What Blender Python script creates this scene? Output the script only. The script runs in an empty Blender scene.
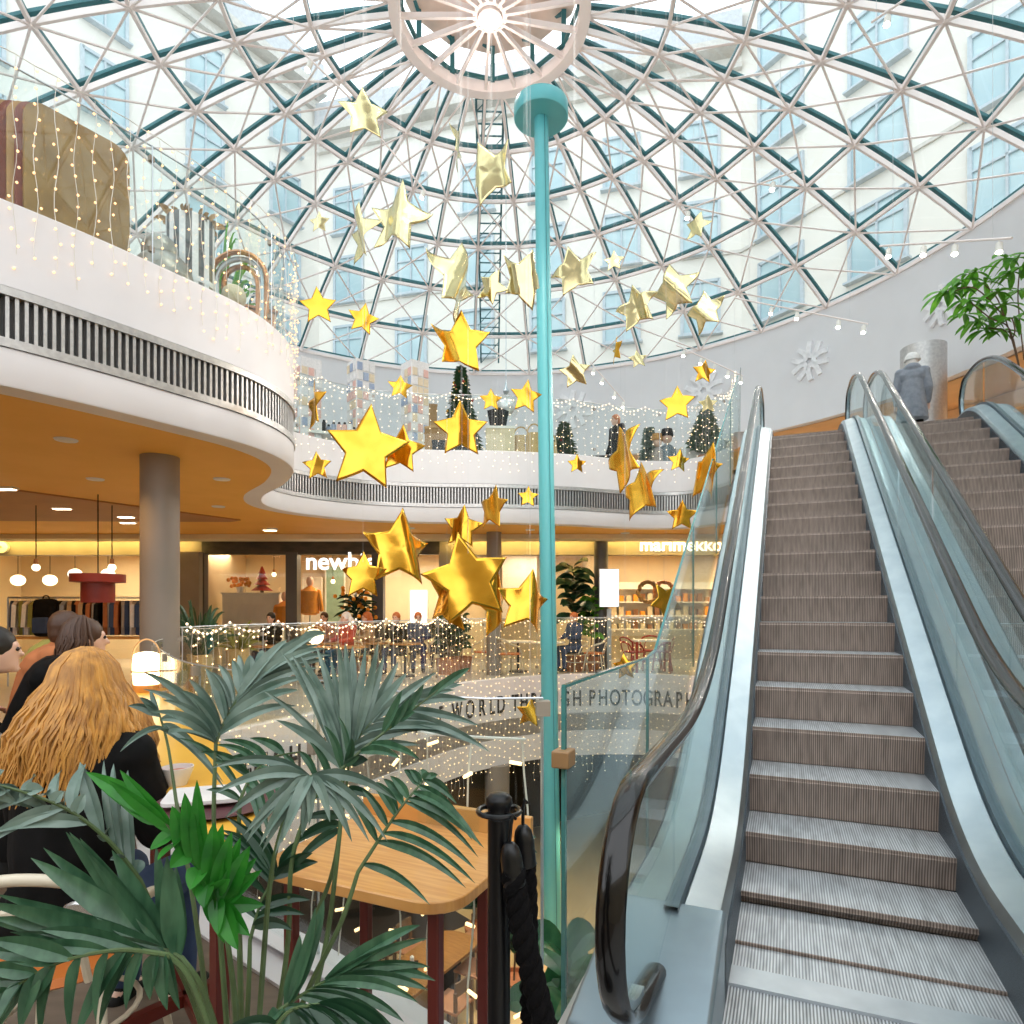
import bpy, bmesh, math, random
from mathutils import Vector, Matrix, Euler
from mathutils.geometry import tessellate_polygon
random.seed(7)
C = bpy.context.scene.collection
PI = math.pi
F, HX, HY, EYE = 640.0, 512.0, 609.0, 1.5

def at(px, py, Y):
    """a point of the place that lies Y metres ahead of the camera"""
    return Vector(((px - HX) / F * Y, Y, EYE - (py - HY) / F * Y))

# ------------------------------------------------------------------ materials
M = {}
def mat(name, col, rough=.5, metal=0., col2=None, scale=8., bump=0., emit=None, estr=0., spec=.5,
        stretch=(1, 1, 1), detail=3., coat=0., trans=0., sss=0.):
    m = bpy.data.materials.new(name); m.use_nodes = True
    nt = m.node_tree; b = nt.nodes['Principled BSDF']
    tc = nt.nodes.new('ShaderNodeTexCoord'); mp = nt.nodes.new('ShaderNodeMapping')
    mp.inputs['Scale'].default_value = stretch
    nt.links.new(tc.outputs['Object'], mp.inputs['Vector'])
    nz = nt.nodes.new('ShaderNodeTexNoise'); nz.inputs['Scale'].default_value = scale; nz.inputs['Detail'].default_value = detail
    nt.links.new(mp.outputs['Vector'], nz.inputs['Vector'])
    rp = nt.nodes.new('ShaderNodeValToRGB')
    c2 = col2 or tuple(min(1, c * .88) for c in col)
    rp.color_ramp.elements[0].position = .35; rp.color_ramp.elements[1].position = .65
    rp.color_ramp.elements[0].color = (*c2, 1); rp.color_ramp.elements[1].color = (*col, 1)
    nt.links.new(nz.outputs['Fac'], rp.inputs['Fac']); nt.links.new(rp.outputs['Color'], b.inputs['Base Color'])
    b.inputs['Roughness'].default_value = rough; b.inputs['Metallic'].default_value = metal
    b.inputs['Specular IOR Level'].default_value = spec
    b.inputs['Coat Weight'].default_value = coat
    if bump:
        bp = nt.nodes.new('ShaderNodeBump'); bp.inputs['Strength'].default_value = bump; bp.inputs['Distance'].default_value = .01
        nt.links.new(nz.outputs['Fac'], bp.inputs['Height']); nt.links.new(bp.outputs['Normal'], b.inputs['Normal'])
    if emit:
        b.inputs['Emission Color'].default_value = (*emit, 1); b.inputs['Emission Strength'].default_value = estr
        m.cycles.emission_sampling = 'NONE'
    if trans:
        tr = nt.nodes.new('ShaderNodeBsdfTranslucent'); nt.links.new(rp.outputs['Color'], tr.inputs['Color'])
        mx = nt.nodes.new('ShaderNodeMixShader'); mx.inputs['Fac'].default_value = trans
        out = nt.nodes['Material Output']
        nt.links.new(b.outputs[0], mx.inputs[1]); nt.links.new(tr.outputs[0], mx.inputs[2]); nt.links.new(mx.outputs[0], out.inputs['Surface'])
    M[name] = m
    return m

def glassmat(name, tint, refl=.08, rough=.02, haze=0.):
    """thin architectural glass: tinted see-through with fresnel reflection"""
    m = bpy.data.materials.new(name); m.use_nodes = True
    nt = m.node_tree; nt.nodes.clear()
    out = nt.nodes.new('ShaderNodeOutputMaterial')
    tr = nt.nodes.new('ShaderNodeBsdfTransparent'); tr.inputs['Color'].default_value = (*tint, 1)
    gl = nt.nodes.new('ShaderNodeBsdfGlossy'); gl.inputs['Roughness'].default_value = rough
    lw = nt.nodes.new('ShaderNodeLayerWeight'); lw.inputs['Blend'].default_value = .12
    nz = nt.nodes.new('ShaderNodeTexNoise'); nz.inputs['Scale'].default_value = .7
    mu = nt.nodes.new('ShaderNodeMath'); mu.operation = 'MULTIPLY_ADD'; mu.inputs[1].default_value = .6; mu.inputs[2].default_value = refl
    nt.links.new(lw.outputs['Facing'], mu.inputs[0])
    mx = nt.nodes.new('ShaderNodeMixShader')
    nt.links.new(mu.outputs[0], mx.inputs['Fac']); nt.links.new(tr.outputs[0], mx.inputs[1]); nt.links.new(gl.outputs[0], mx.inputs[2])
    last = mx
    if haze:
        df = nt.nodes.new('ShaderNodeBsdfDiffuse'); df.inputs['Color'].default_value = (*tint, 1)
        m2 = nt.nodes.new('ShaderNodeMixShader')
        mr = nt.nodes.new('ShaderNodeMath'); mr.operation = 'MULTIPLY'; mr.inputs[1].default_value = haze * 2
        nt.links.new(nz.outputs['Fac'], mr.inputs[0]); nt.links.new(mr.outputs[0], m2.inputs['Fac'])
        nt.links.new(mx.outputs[0], m2.inputs[1]); nt.links.new(df.outputs[0], m2.inputs[2]); last = m2
    nt.links.new(last.outputs[0], out.inputs['Surface'])
    M[name] = m
    return m

def stripes(name, c1, c2, freq, axis=0, rough=.4, metal=0., bump=.3, duty=.5):
    m = bpy.data.materials.new(name); m.use_nodes = True
    nt = m.node_tree; b = nt.nodes['Principled BSDF']
    tc = nt.nodes.new('ShaderNodeTexCoord'); sp = nt.nodes.new('ShaderNodeSeparateXYZ')
    nt.links.new(tc.outputs['Object'], sp.inputs[0])
    mu = nt.nodes.new('ShaderNodeMath'); mu.operation = 'MULTIPLY'; mu.inputs[1].default_value = freq
    fr = nt.nodes.new('ShaderNodeMath'); fr.operation = 'PINGPONG'; fr.inputs[1].default_value = .5
    nt.links.new(sp.outputs[axis], mu.inputs[0]); nt.links.new(mu.outputs[0], fr.inputs[0])
    nz = nt.nodes.new('ShaderNodeTexNoise'); nz.inputs['Scale'].default_value = 5.
    mpp = nt.nodes.new('ShaderNodeMapping'); sc = [1, 1, 1]; sc[axis] = 6; mpp.inputs['Scale'].default_value = sc
    nt.links.new(tc.outputs['Object'], mpp.inputs['Vector']); nt.links.new(mpp.outputs['Vector'], nz.inputs['Vector'])
    rp = nt.nodes.new('ShaderNodeValToRGB'); rp.color_ramp.elements[0].position = duty * .5 - .06; rp.color_ramp.elements[1].position = duty * .5 + .06
    rp.color_ramp.elements[0].color = (*c1, 1); rp.color_ramp.elements[1].color = (*c2, 1)
    nt.links.new(fr.outputs[0], rp.inputs['Fac'])
    mx = nt.nodes.new('ShaderNodeMix'); mx.data_type = 'RGBA'; mx.blend_type = 'MULTIPLY'; mx.inputs['Factor'].default_value = .55
    r2 = nt.nodes.new('ShaderNodeValToRGB'); r2.color_ramp.elements[0].position = .3; r2.color_ramp.elements[1].position = .6
    r2.color_ramp.elements[0].color = (.45, .45, .45, 1)
    nt.links.new(nz.outputs['Fac'], r2.inputs['Fac'])
    nt.links.new(rp.outputs['Color'], mx.inputs['A']); nt.links.new(r2.outputs['Color'], mx.inputs['B'])
    nt.links.new(mx.outputs['Result'], b.inputs['Base Color'])
    b.inputs['Roughness'].default_value = rough; b.inputs['Metallic'].default_value = metal
    if bump:
        bp = nt.nodes.new('ShaderNodeBump'); bp.inputs['Strength'].default_value = bump; bp.inputs['Distance'].default_value = .004
        nt.links.new(fr.outputs[0], bp.inputs['Height']); nt.links.new(bp.outputs['Normal'], b.inputs['Normal'])
    M[name] = m
    return m

mat('white_plaster', (.80, .765, .765), .55, scale=2, col2=(.765, .73, .73))
mat('emblem_white', (.95, .94, .95), .5)
mat('wall_grey', (.80, .79, .80), .7, scale=1.2, col2=(.77, .76, .77))
mat('lamplit_soffit', (.88, .47, .085), .6, scale=1.5, col2=(.84, .44, .07))  # orange of the warm lamps put into the ceiling colour
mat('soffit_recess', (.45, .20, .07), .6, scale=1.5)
mat('dark_band', (.09, .075, .06), .5, scale=3, col2=(.05, .045, .04), stretch=(1, 1, 3))
mat('taupe_band', (.33, .28, .22), .5, scale=2)
mat('pillar_grey', (.30, .25, .21), .45, scale=2, col2=(.27, .23, .19))
mat('pillar_dark', (.10, .095, .095), .4, scale=2)
mat('grille_steel', (.62, .60, .58), .38, .85, scale=20, col2=(.52, .50, .49))
mat('grille_dark', (.10, .095, .09), .6)
mat('steel', (.50, .57, .60), .36, 1., scale=6, col2=(.43, .50, .54), stretch=(1, 1, .2))
mat('steel_rough', (.62, .66, .70), .42, .9, scale=6, col2=(.52, .56, .60))
mat('skirt', (.10, .13, .16), .45, .3, scale=300, col2=(.04, .05, .06), bump=.3)
mat('gasket', (.12, .17, .20), .35, .2)
mat('newel_blue', (.30, .37, .42), .35, .7, scale=4)
mat('rubber', (.006, .005, .005), .2, 0, scale=3, col2=(.004, .0035, .0035), coat=.45, spec=.3)
mat('black_metal', (.005, .005, .006), .3, 0, scale=10, spec=.35)
mat('rope_black', (.006, .0055, .006), .9, scale=120, bump=.4, spec=.1)
mat('rope_cap', (.006, .006, .007), .28, 0, spec=.4)
mat('teal', (.13, .50, .52), .38, scale=1.5, col2=(.115, .46, .49), stretch=(1, 1, .2), coat=.2)
mat('dome_white', (.93, .83, .79), .45, scale=3, col2=(.91, .80, .76))
mat('dome_green', (.028, .15, .165), .4, scale=3)
mat('dome_ceiling', (.90, .68, .57), .5, scale=3)
mat('facade', (.80, .755, .69), .85, scale=.4, col2=(.75, .705, .64), detail=6, bump=.1)
mat('facade_trim', (.64, .60, .55), .8)
mat('win_frame', (.50, .56, .60), .5)
mat('win_glass', (.36, .50, .54), .12, 0, scale=.5, col2=(.47, .60, .62), spec=.9)
mat('roof_tin', (.55, .56, .58), .5, .4)
mat('floor_tile', (.52, .50, .47), .28, scale=2.5, col2=(.46, .44, .41))
mat('floor_wood', (.20, .15, .11), .4, scale=3, col2=(.15, .11, .08), stretch=(1, 6, 1))
mat('floor_low', (.64, .46, .22), .4, scale=1.2, col2=(.58, .41, .19))
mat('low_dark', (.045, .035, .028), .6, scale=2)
mat('low_teal', (.06, .10, .115), .35, scale=2)
mat('warm_wall', (.86, .74, .52), .7, scale=1)
mat('shop_white', (.90, .86, .78), .6, scale=2)
mat('sign_white', (.95, .95, .92), .5, emit=(1, .98, .92), estr=1.6)
mat('sign_dark', (.03, .03, .032), .5)
mat('screen', (.9, .9, .9), .3, emit=(1, .98, 1), estr=1.4)
mat('oak', (.68, .34, .10), .35, scale=5, col2=(.55, .24, .055), stretch=(1, 14, 1), coat=.3)
mat('yellow_table', (.86, .47, .06), .3, scale=4, col2=(.80, .42, .05), coat=.25)
mat('darkred_metal', (.13, .018, .012), .35, .1, scale=6)
mat('red_paint', (.42, .03, .02), .4)
mat('cream_paint', (.72, .64, .50), .35, scale=10)
mat('orange_seat', (.70, .20, .04), .45)
mat('wire', (.80, .76, .68), .5)
mat('bulb', (1, .85, .6), .4, emit=(1, .64, .30), estr=2.6)
mat('bulb_near', (1, .8, .55), .4, emit=(1, .50, .20), estr=1.55)
mat('bulb_cool', (1, .9, .75), .4, emit=(1, .76, .52), estr=2.2)
mat('lamp_glow', (1, .93, .8), .4, emit=(1, .80, .50), estr=4)
mat('spot_glow', (1, .95, .9), .4, emit=(1, .93, .85), estr=25)
mat('downlight', (1, .9, .75), .4, emit=(1, .80, .55), estr=9)
mat('gold_foil', (.86, .48, .06), .17, 1., scale=5, col2=(.76, .39, .04), bump=.5, detail=1.5)
mat('daylit_foil', (.80, .68, .36), .14, 1., scale=5, col2=(.66, .56, .30), bump=.5, detail=1.5)  # paler copy of the gold: reflected daylight put into the colour
mat('thread', (.7, .7, .7), .6)
mat('leaf_kentia', (.060, .145, .075), .3, scale=14, col2=(.028, .085, .042), stretch=(4, 4, 1), trans=.12)
mat('leaf_grey', (.22, .30, .255), .3, scale=14, col2=(.095, .16, .125), trans=.10)  # on the palm, light off the upper leaf sides put into the grey
mat('leaf_bright', (.045, .30, .03), .35, scale=16, col2=(.015, .16, .015), trans=.4)
mat('leaf_dark', (.024, .075, .036), .32, scale=12, col2=(.012, .045, .022), trans=.1)
mat('leaf_fiddle', (.045, .17, .06), .25, scale=10, col2=(.02, .09, .035), trans=.12)
mat('leaf_fresh', (.16, .42, .04), .42, scale=8, col2=(.08, .28, .02), trans=.3)
mat('stalk', (.10, .16, .06), .5, scale=10, col2=(.06, .09, .03))
mat('bark', (.16, .10, .06), .8, scale=12)
mat('terracotta', (.55, .22, .10), .7)
mat('pot_black', (.010, .010, .010), .6, spec=.2)
mat('pot_wicker', (.55, .38, .16), .8, scale=40, bump=.6)
mat('brown_board', (.46, .27, .10), .3, scale=2.5, col2=(.30, .16, .05), stretch=(1, 1, .4))
mat('board_edge', (.62, .36, .16), .6)
mat('board_edge_red', (.32, .10, .07), .6)
stripes('striped_cloth', (.80, .80, .80), (.20, .22, .24), 9, 0, .8, bump=0)
mat('silver_ball', (.40, .36, .31), .38, .9, scale=3)
mat('copper', (.55, .25, .11), .3, .8, scale=4)
mat('beige_case', (.70, .58, .38), .7, scale=6)
mat('dry_leaf', (.40, .24, .10), .8, scale=10)
mat('card_white', (.86, .82, .80), .6, scale=30)
mat('card_red', (.82, .50, .43), .6, scale=30)
mat('card_blue', (.38, .45, .60), .6, scale=30)
mat('card_gold', (.84, .68, .48), .6, scale=30)
mat('crystal', (.85, .86, .88), .1, .3, spec=1)
mat('skin', (.78, .50, .38), .5, scale=6, col2=(.74, .46, .34))
mat('hair_blond', (.62, .30, .06), .5, scale=14, col2=(.36, .16, .035), stretch=(3, 3, .4))
mat('hair_brown', (.07, .028, .012), .5, scale=20, stretch=(3, 3, .4))
mat('hair_dark', (.014, .010, .008), .5, scale=20)
mat('hair_red', (.55, .17, .05), .5, scale=20)
mat('hair_white', (.86, .80, .74), .7, scale=20)
mat('cloth_black', (.007, .0065, .007), .8, scale=12, bump=.5, col2=(.004, .004, .004), spec=.15)
mat('cloth_grey', (.40, .34, .30), .85, scale=12, bump=.4)
mat('cloth_bluegrey', (.28, .30, .34), .85, scale=14, bump=.4, col2=(.22, .24, .28))
mat('cloth_rust', (.45, .15, .05), .85, scale=12, bump=.4)
mat('cloth_red', (.55, .07, .04), .8, scale=12)
mat('cloth_orange', (.85, .33, .03), .8, scale=12)
mat('cloth_tan', (.50, .33, .18), .85, scale=12)
mat('cloth_navy', (.04, .07, .16), .85, scale=12)
mat('cloth_olive', (.28, .27, .06), .85, scale=12)
mat('knit_white', (.85, .83, .80), .9, scale=60, bump=.5)
mat('eye', (.03, .02, .02), .2)
mat('porcelain', (.82, .80, .78), .25)
mat('soup', (.55, .12, .03), .3)
mat('tray', (.10, .035, .04), .4)
mat('paper', (.88, .84, .80), .6)
mat('steel_disc', (.7, .7, .7), .25, .9)
mat('lamp_red', (.28, .03, .02), .4)
mat('tree_green', (.06, .13, .05), .6, scale=14, col2=(.03, .08, .03))
mat('kraft', (.55, .33, .14), .7)
mat('green_plate', (.30, .45, .35), .4)
glassmat('dome_glass', (.87, .965, .985), .02)
glassmat('rail_glass', (.95, .985, .98), .02)
glassmat('esc_glass', (.90, .97, .975), .04, haze=.05)  # milky reflections put in as a faint diffuse haze
glassmat('shop_glass', (.98, .98, .96), .02)
mat('glass_edge', (.05, .22, .21), .15, spec=.8)
stripes('tread', (.33, .35, .37), (.72, .74, .76), 80, 0, .38, .35)
stripes('riser', (.16, .115, .09), (.42, .33, .28), 80, 0, .45, .2)
stripes('ribbed_plate', (.22, .23, .24), (.66, .68, .70), 85, 0, .38, .5)
stripes('rack_clothes', (.08, .08, .10), (.45, .40, .30), 9, 0, .9, bump=0)

# ------------------------------------------------------------------ mesh helpers
class MB:
    def __init__(s): s.v = []; s.f = []; s.mi = []; s.m = 0; s.sm = []; s.smooth = True
    def add(s, vs, fs):
        o = len(s.v); s.v += [tuple(v) for v in vs]
        for f in fs: s.f.append([i + o for i in f]); s.mi.append(s.m); s.sm.append(s.smooth)
    def box(s, c, d, rot=None):
        hx, hy, hz = d[0] / 2, d[1] / 2, d[2] / 2
        vs = [Vector((x, y, z)) for x in (-hx, hx) for y in (-hy, hy) for z in (-hz, hz)]
        if rot is not None:
            R = rot if isinstance(rot, Matrix) else Matrix.Rotation(rot, 3, 'Z')
            vs = [R @ v for v in vs]
        k = s.smooth; s.smooth = False
        s.add([v + Vector(c) for v in vs], [(0, 1, 3, 2), (4, 6, 7, 5), (0, 4, 5, 1), (2, 3, 7, 6), (0, 2, 6, 4), (1, 5, 7, 3)]); s.smooth = k
    def beam(s, a, b, w, h, up=(0, 0, 1)):
        a, b = Vector(a), Vector(b); d = (b - a); L = d.length
        if L < 1e-6: return
        d /= L; u = Vector(up); sd = d.cross(u)
        if sd.length < 1e-4: sd = d.cross(Vector((1, 0, 0)))
        sd.normalize(); u = sd.cross(d)
        vs = [p + sd * x * w / 2 + u * y * h / 2 for p in (a, b) for x, y in ((-1, -1), (1, -1), (1, 1), (-1, 1))]
        k = s.smooth; s.smooth = False
        s.add(vs, [(3, 2, 1, 0), (4, 5, 6, 7), (0, 1, 5, 4), (1, 2, 6, 5), (2, 3, 7, 6), (3, 0, 4, 7)]); s.smooth = k
    def tube(s, pts, r, n=6, closed=False, caps=True):
        pts = [Vector(p) for p in pts]; N = len(pts)
        rs = r if isinstance(r, (list, tuple)) else [r] * N
        o = []; prev = None
        for i, p in enumerate(pts):
            if closed: t = pts[(i + 1) % N] - pts[i - 1]
            else: t = pts[min(i + 1, N - 1)] - pts[max(i - 1, 0)]
            t = t.normalized() if t.length > 1e-9 else Vector((0, 0, 1))
            if prev is None:
                a = t.cross(Vector((0, 0, 1)))
                if a.length < .05: a = t.cross(Vector((1, 0, 0)))
            else:
                a = prev - t * prev.dot(t)
                if a.length < 1e-6: a = t.cross(Vector((0, 0, 1)))
            a.normalize(); prev = a; b = t.cross(a)
            o += [p + (a * math.cos(2 * PI * k / n) + b * math.sin(2 * PI * k / n)) * rs[i] for k in range(n)]
        fs = []
        for i in range(N if closed else N - 1):
            j = (i + 1) % N
            for k in range(n):
                fs.append((i * n + k, i * n + (k + 1) % n, j * n + (k + 1) % n, j * n + k))
        if caps and not closed:
            fs.append(tuple(range(n - 1, -1, -1))); fs.append(tuple((N - 1) * n + k for k in range(n)))
        s.add(o, fs)
    def lathe(s, prof, c=(0, 0, 0), n=20, R=None):
        o = []
        for r, z in prof:
            for k in range(n):
                v = Vector((r * math.cos(2 * PI * k / n), r * math.sin(2 * PI * k / n), z))
                if R is not None: v = R @ v
                o.append(v + Vector(c))
        fs = []
        for i in range(len(prof) - 1):
            for k in range(n):
                fs.append((i * n + k, i * n + (k + 1) % n, (i + 1) * n + (k + 1) % n, (i + 1) * n + k))
        fs.append(tuple(range(n - 1, -1, -1))); fs.append(tuple((len(prof) - 1) * n + k for k in range(n)))
        s.add(o, fs)
    def ball(s, c, r, n=8, sc=(1, 1, 1), R=None):
        m = max(3, n // 2 + 1); prof = []
        o = []
        for i in range(m + 1):
            a = -PI / 2 + PI * (i + .0) / m
            rr = max(math.cos(a), .02); z = math.sin(a)
            for k in range(n):
                v = Vector((r * rr * math.cos(2 * PI * k / n) * sc[0], r * rr * math.sin(2 * PI * k / n) * sc[1], r * z * sc[2]))
                if R is not None: v = R @ v
                o.append(v + Vector(c))
        fs = []
        for i in range(m):
            for k in range(n):
                fs.append((i * n + k, i * n + (k + 1) % n, (i + 1) * n + (k + 1) % n, (i + 1) * n + k))
        fs.append(tuple(range(n - 1, -1, -1))); fs.append(tuple(m * n + k for k in range(n)))
        s.add(o, fs)
    def octa(s, c, r, ax=None):
        c = Vector(c)
        s.add([c + Vector(d) * r for d in ((1, 0, 0), (-1, 0, 0), (0, 1, 0), (0, -1, 0), (0, 0, 1), (0, 0, -1))],
              [(0, 2, 4), (2, 1, 4), (1, 3, 4), (3, 0, 4), (2, 0, 5), (1, 2, 5), (3, 1, 5), (0, 3, 5)])
    def capsule(s, a, b, ra, rb, n=10):
        a, b = Vector(a), Vector(b); d = b - a; L = d.length
        if L < 1e-5: s.ball(a, ra, n); return
        d /= L; pts = []; rs = []
        for i in range(4):
            th = PI / 2 * (1 - i / 3.); pts.append(a - d * ra * math.sin(th)); rs.append(max(ra * math.cos(th), ra * .08))
        for i in range(4):
            th = PI / 2 * i / 3.; pts.append(b + d * rb * math.sin(th)); rs.append(max(rb * math.cos(th), rb * .08))
        s.tube(pts, rs, n)
    def prism(s, poly, z0, z1):
        n = len(poly); vs = [(x, y, z0) for x, y in poly] + [(x, y, z1) for x, y in poly]
        tr = tessellate_polygon([[Vector((x, y, 0)) for x, y in poly]])
        k = s.smooth; s.smooth = False
        fs = [tuple(reversed(t)) for t in tr] + [tuple(i + n for i in t) for t in tr] + [(i, (i + 1) % n, (i + 1) % n + n, i + n) for i in range(n)]
        s.add(vs, fs); s.smooth = k
    def sweep(s, path, prof, closed=False):
        """path of (point, out, up) frames; prof of (o, u) offsets"""
        n = len(prof); o = []
        for p, a, b in path: o += [p + a * x + b * y for x, y in prof]
        fs = []
        for i in range(len(path) - 1):
            for k in range(n if closed else n - 1):
                fs.append((i * n + k, i * n + (k + 1) % n, (i + 1) * n + (k + 1) % n, (i + 1) * n + k))
        if closed: fs.append(tuple(range(n - 1, -1, -1))); fs.append(tuple((len(path) - 1) * n + k for k in range(n)))
        s.add(o, fs)
    def build(s, name, mats, parent=None, loc=None, rz=0, fix=True):
        me = bpy.data.meshes.new(name); me.from_pydata(s.v, [], s.f)
        if not isinstance(mats, (list, tuple)): mats = [mats]
        for m in mats: me.materials.append(M[m])
        me.polygons.foreach_set('material_index', s.mi); me.polygons.foreach_set('use_smooth', s.sm)
        if fix:
            bm = bmesh.new(); bm.from_mesh(me); bmesh.ops.recalc_face_normals(bm, faces=bm.faces); bm.to_mesh(me); bm.free()
        me.update(); me.set_sharp_from_angle(angle=math.radians(42))
        o = bpy.data.objects.new(name, me); C.objects.link(o)
        if parent is not None: o.parent = parent
        if loc is not None: o.location = loc
        o.rotation_euler.z = rz
        return o

def tag(o, label, cat, group=None, kind=None):
    if label: o['label'] = label
    if cat: o['category'] = cat
    if group: o['group'] = group
    if kind: o['kind'] = kind
    return o
def thing(name, label, cat, loc=(0, 0, 0), rz=0, group=None):
    o = bpy.data.objects.new(name, None); C.objects.link(o); o.location = loc; o.rotation_euler.z = rz
    o.empty_display_size = .1
    return tag(o, label, cat, group)
def root(name, loc=(0, 0, 0), rz=0):
    o = bpy.data.objects.new(name, None); C.objects.link(o); o.location = loc; o.rotation_euler.z = rz
    o['kind'] = 'structure'; return o
def struct(mb, name, mats, parent=None, **k):
    o = mb.build(name, mats, parent, **k)
    if parent is None: o['kind'] = 'structure'
    return o
def bevel(o, w=.01, seg=2):
    b = o.modifiers.new('b', 'BEVEL'); b.width = w; b.segments = seg; b.limit_method = 'ANGLE'
    return o
def copy_tree(o, parent=None):
    c = o.copy(); C.objects.link(c); c.parent = parent
    for ch in o.children: copy_tree(ch, c)
    return c
def catmull(pts, k=8):
    P = [Vector(p) for p in pts]; out = []
    for i in range(len(P) - 1):
        p0 = P[max(i - 1, 0)]; p1 = P[i]; p2 = P[i + 1]; p3 = P[min(i + 2, len(P) - 1)]
        for j in range(k):
            t = j / k
            out.append(.5 * ((2 * p1) + (p2 - p0) * t + (2 * p0 - 5 * p1 + 4 * p2 - p3) * t * t + (3 * p1 - p0 - 3 * p2 + p3) * t ** 3))
    out.append(P[-1]); return out
def resample(pts, step):
    out = [pts[0]]; acc = 0
    for a, b in zip(pts, pts[1:]):
        L = (b - a).length; d = step - acc
        while d <= L and L > 0:
            out.append(a.lerp(b, d / L)); d += step
        acc = (acc + L) % step if L > 0 else acc
    return out
def text_mesh(txt, size, depth, bold=0.):
    cu = bpy.data.curves.new('t', 'FONT'); cu.body = txt; cu.size = size; cu.extrude = depth; cu.offset = bold; cu.align_x = 'CENTER'
    ob = bpy.data.objects.new('t', cu); C.objects.link(ob)
    dg = bpy.context.evaluated_depsgraph_get(); me = bpy.data.meshes.new_from_object(ob.evaluated_get(dg))
    bpy.data.objects.remove(ob); bpy.data.curves.remove(cu)
    vs = [v.co.copy() for v in me.vertices]; fs = [tuple(p.vertices) for p in me.polygons]
    bpy.data.meshes.remove(me)
    return vs, fs

mat('clamp_wood', (.34, .19, .08), .5, scale=8)
mat('arcade_soffit', (.84, .54, .27), .6, scale=1.5)  # warm light under the drum put into the soffit colour

mat('dark_oak', (.30, .15, .045), .4, scale=5, col2=(.22, .10, .025), stretch=(1, 14, 1))
mat('seat_brown', (.40, .19, .10), .5)
# ------------------------------------------------------------------ outlines of the two voids
F1Z, F2Z, F0Z = 0.0, 4.25, -4.25
AZ = math.radians(23.23)
EU = Vector((math.sin(AZ), math.cos(AZ), 0)); EV = Vector((math.cos(AZ), -math.sin(AZ), 0))
EP = Vector((2.259, 5.808, 0))
def E_(t, w, z=0.): return EP + EU * t + EV * w + Vector((0, 0, z))
def xy(p): return (p.x, p.y)
def V3(l, z=0.): return [Vector((x, y, z)) for x, y in l]
f1curve = catmull(V3([(.10, 2.16), (-.15, 2.15), (-.34, 2.28), (-.7, 2.61), (-1.67, 3.44), (-2.45, 4.55), (-3.15, 5.7), (-3.5, 6.7), (-3.35, 7.75), (-2.8, 8.9),
                     (-1.95, 10.8), (-.95, 12.7), (.5, 13.95), (2.0, 14.45), (3.5, 14.2), (4.3, 13.0), xy(E_(5.6, -.6))]), 8)
f1hole = [xy(p) for p in f1curve]
f2pts = [(-11, .4), (-8, 1.6), (-5.6, 3.3), (-4.05, 5.0), (-3.25, 6.15), (-2.82, 7.0), (-2.78, 7.9), (-3.2, 8.85),
         (-3.95, 9.95), (-4.2, 10.9), (-3.85, 11.8), (-2.9, 12.6), (-1.65, 12.92), (-.3, 13.0), (1.2, 13.3), (2.7, 13.85), (3.75, 13.75), (4.35, 12.7), xy(E_(6.0, -.6))]
f2curve = catmull(V3(f2pts), 12)
f2poly = [(-15, .0)] + [xy(p) for p in f2curve] + [xy(E_(5.55, -.55)), xy(E_(5.55, 2.25)), (9.5, 8.9), (15, 8.4), (15, 27), (-15, 27)]

# floor of the storey the camera stands on, with the void cut out
def slab_with_hole(outer, hole, z0, z1, name, mats):
    mb = MB(); mb.smooth = False
    allp = outer + hole; n = len(allp)
    tr = tessellate_polygon([[Vector((x, y, 0)) for x, y in outer], [Vector((x, y, 0)) for x, y in hole]])
    mb.add([(x, y, z1) for x, y in allp], [tuple(t) for t in tr])
    mb.m = 1
    mb.add([(x, y, z0) for x, y in allp], [tuple(reversed(t)) for t in tr])
    h = len(hole); mb.m = 2
    mb.add([(x, y, z1) for x, y in hole] + [(x, y, z0) for x, y in hole], [(i, (i + 1) % h, (i + 1) % h + h, i + h) for i in range(h)])
    return struct(mb, name, mats)
f1outer = [(-15, -3), (15, -3), (15, 20.5), (-15, 20.5)]
slab_with_hole(f1outer, f1hole, -1.75, F1Z, 'floor', ['floor_tile', 'low_dark', 'white_plaster'])
mb = MB(); mb.smooth = False
mb.add([(-15, -3, F0Z), (15, -3, F0Z), (15, 20.5, F0Z), (-15, 20.5, F0Z)], [(0, 1, 2, 3)]); struct(mb, 'floor_lower', 'floor_low')
# upper storey slab: its underside is the ceiling of the storey below
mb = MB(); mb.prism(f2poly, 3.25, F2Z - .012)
s2 = struct(mb, 'ceiling', ['lamplit_soffit'])
mb = MB(); mb.prism(f2poly, F2Z - .012, F2Z - .001); struct(mb, 'floor_upper', 'floor_tile')

def band_frames(curve, z, flip=1):
    out = []
    for i, p in enumerate(curve):
        t = (curve[min(i + 1, len(curve) - 1)] - curve[max(i - 1, 0)]).normalized()
        n = Vector((t.y, -t.x, 0)) * flip
        out.append((Vector((p.x, p.y, z)), n, Vector((0, 0, 1))))
    return out
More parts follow.
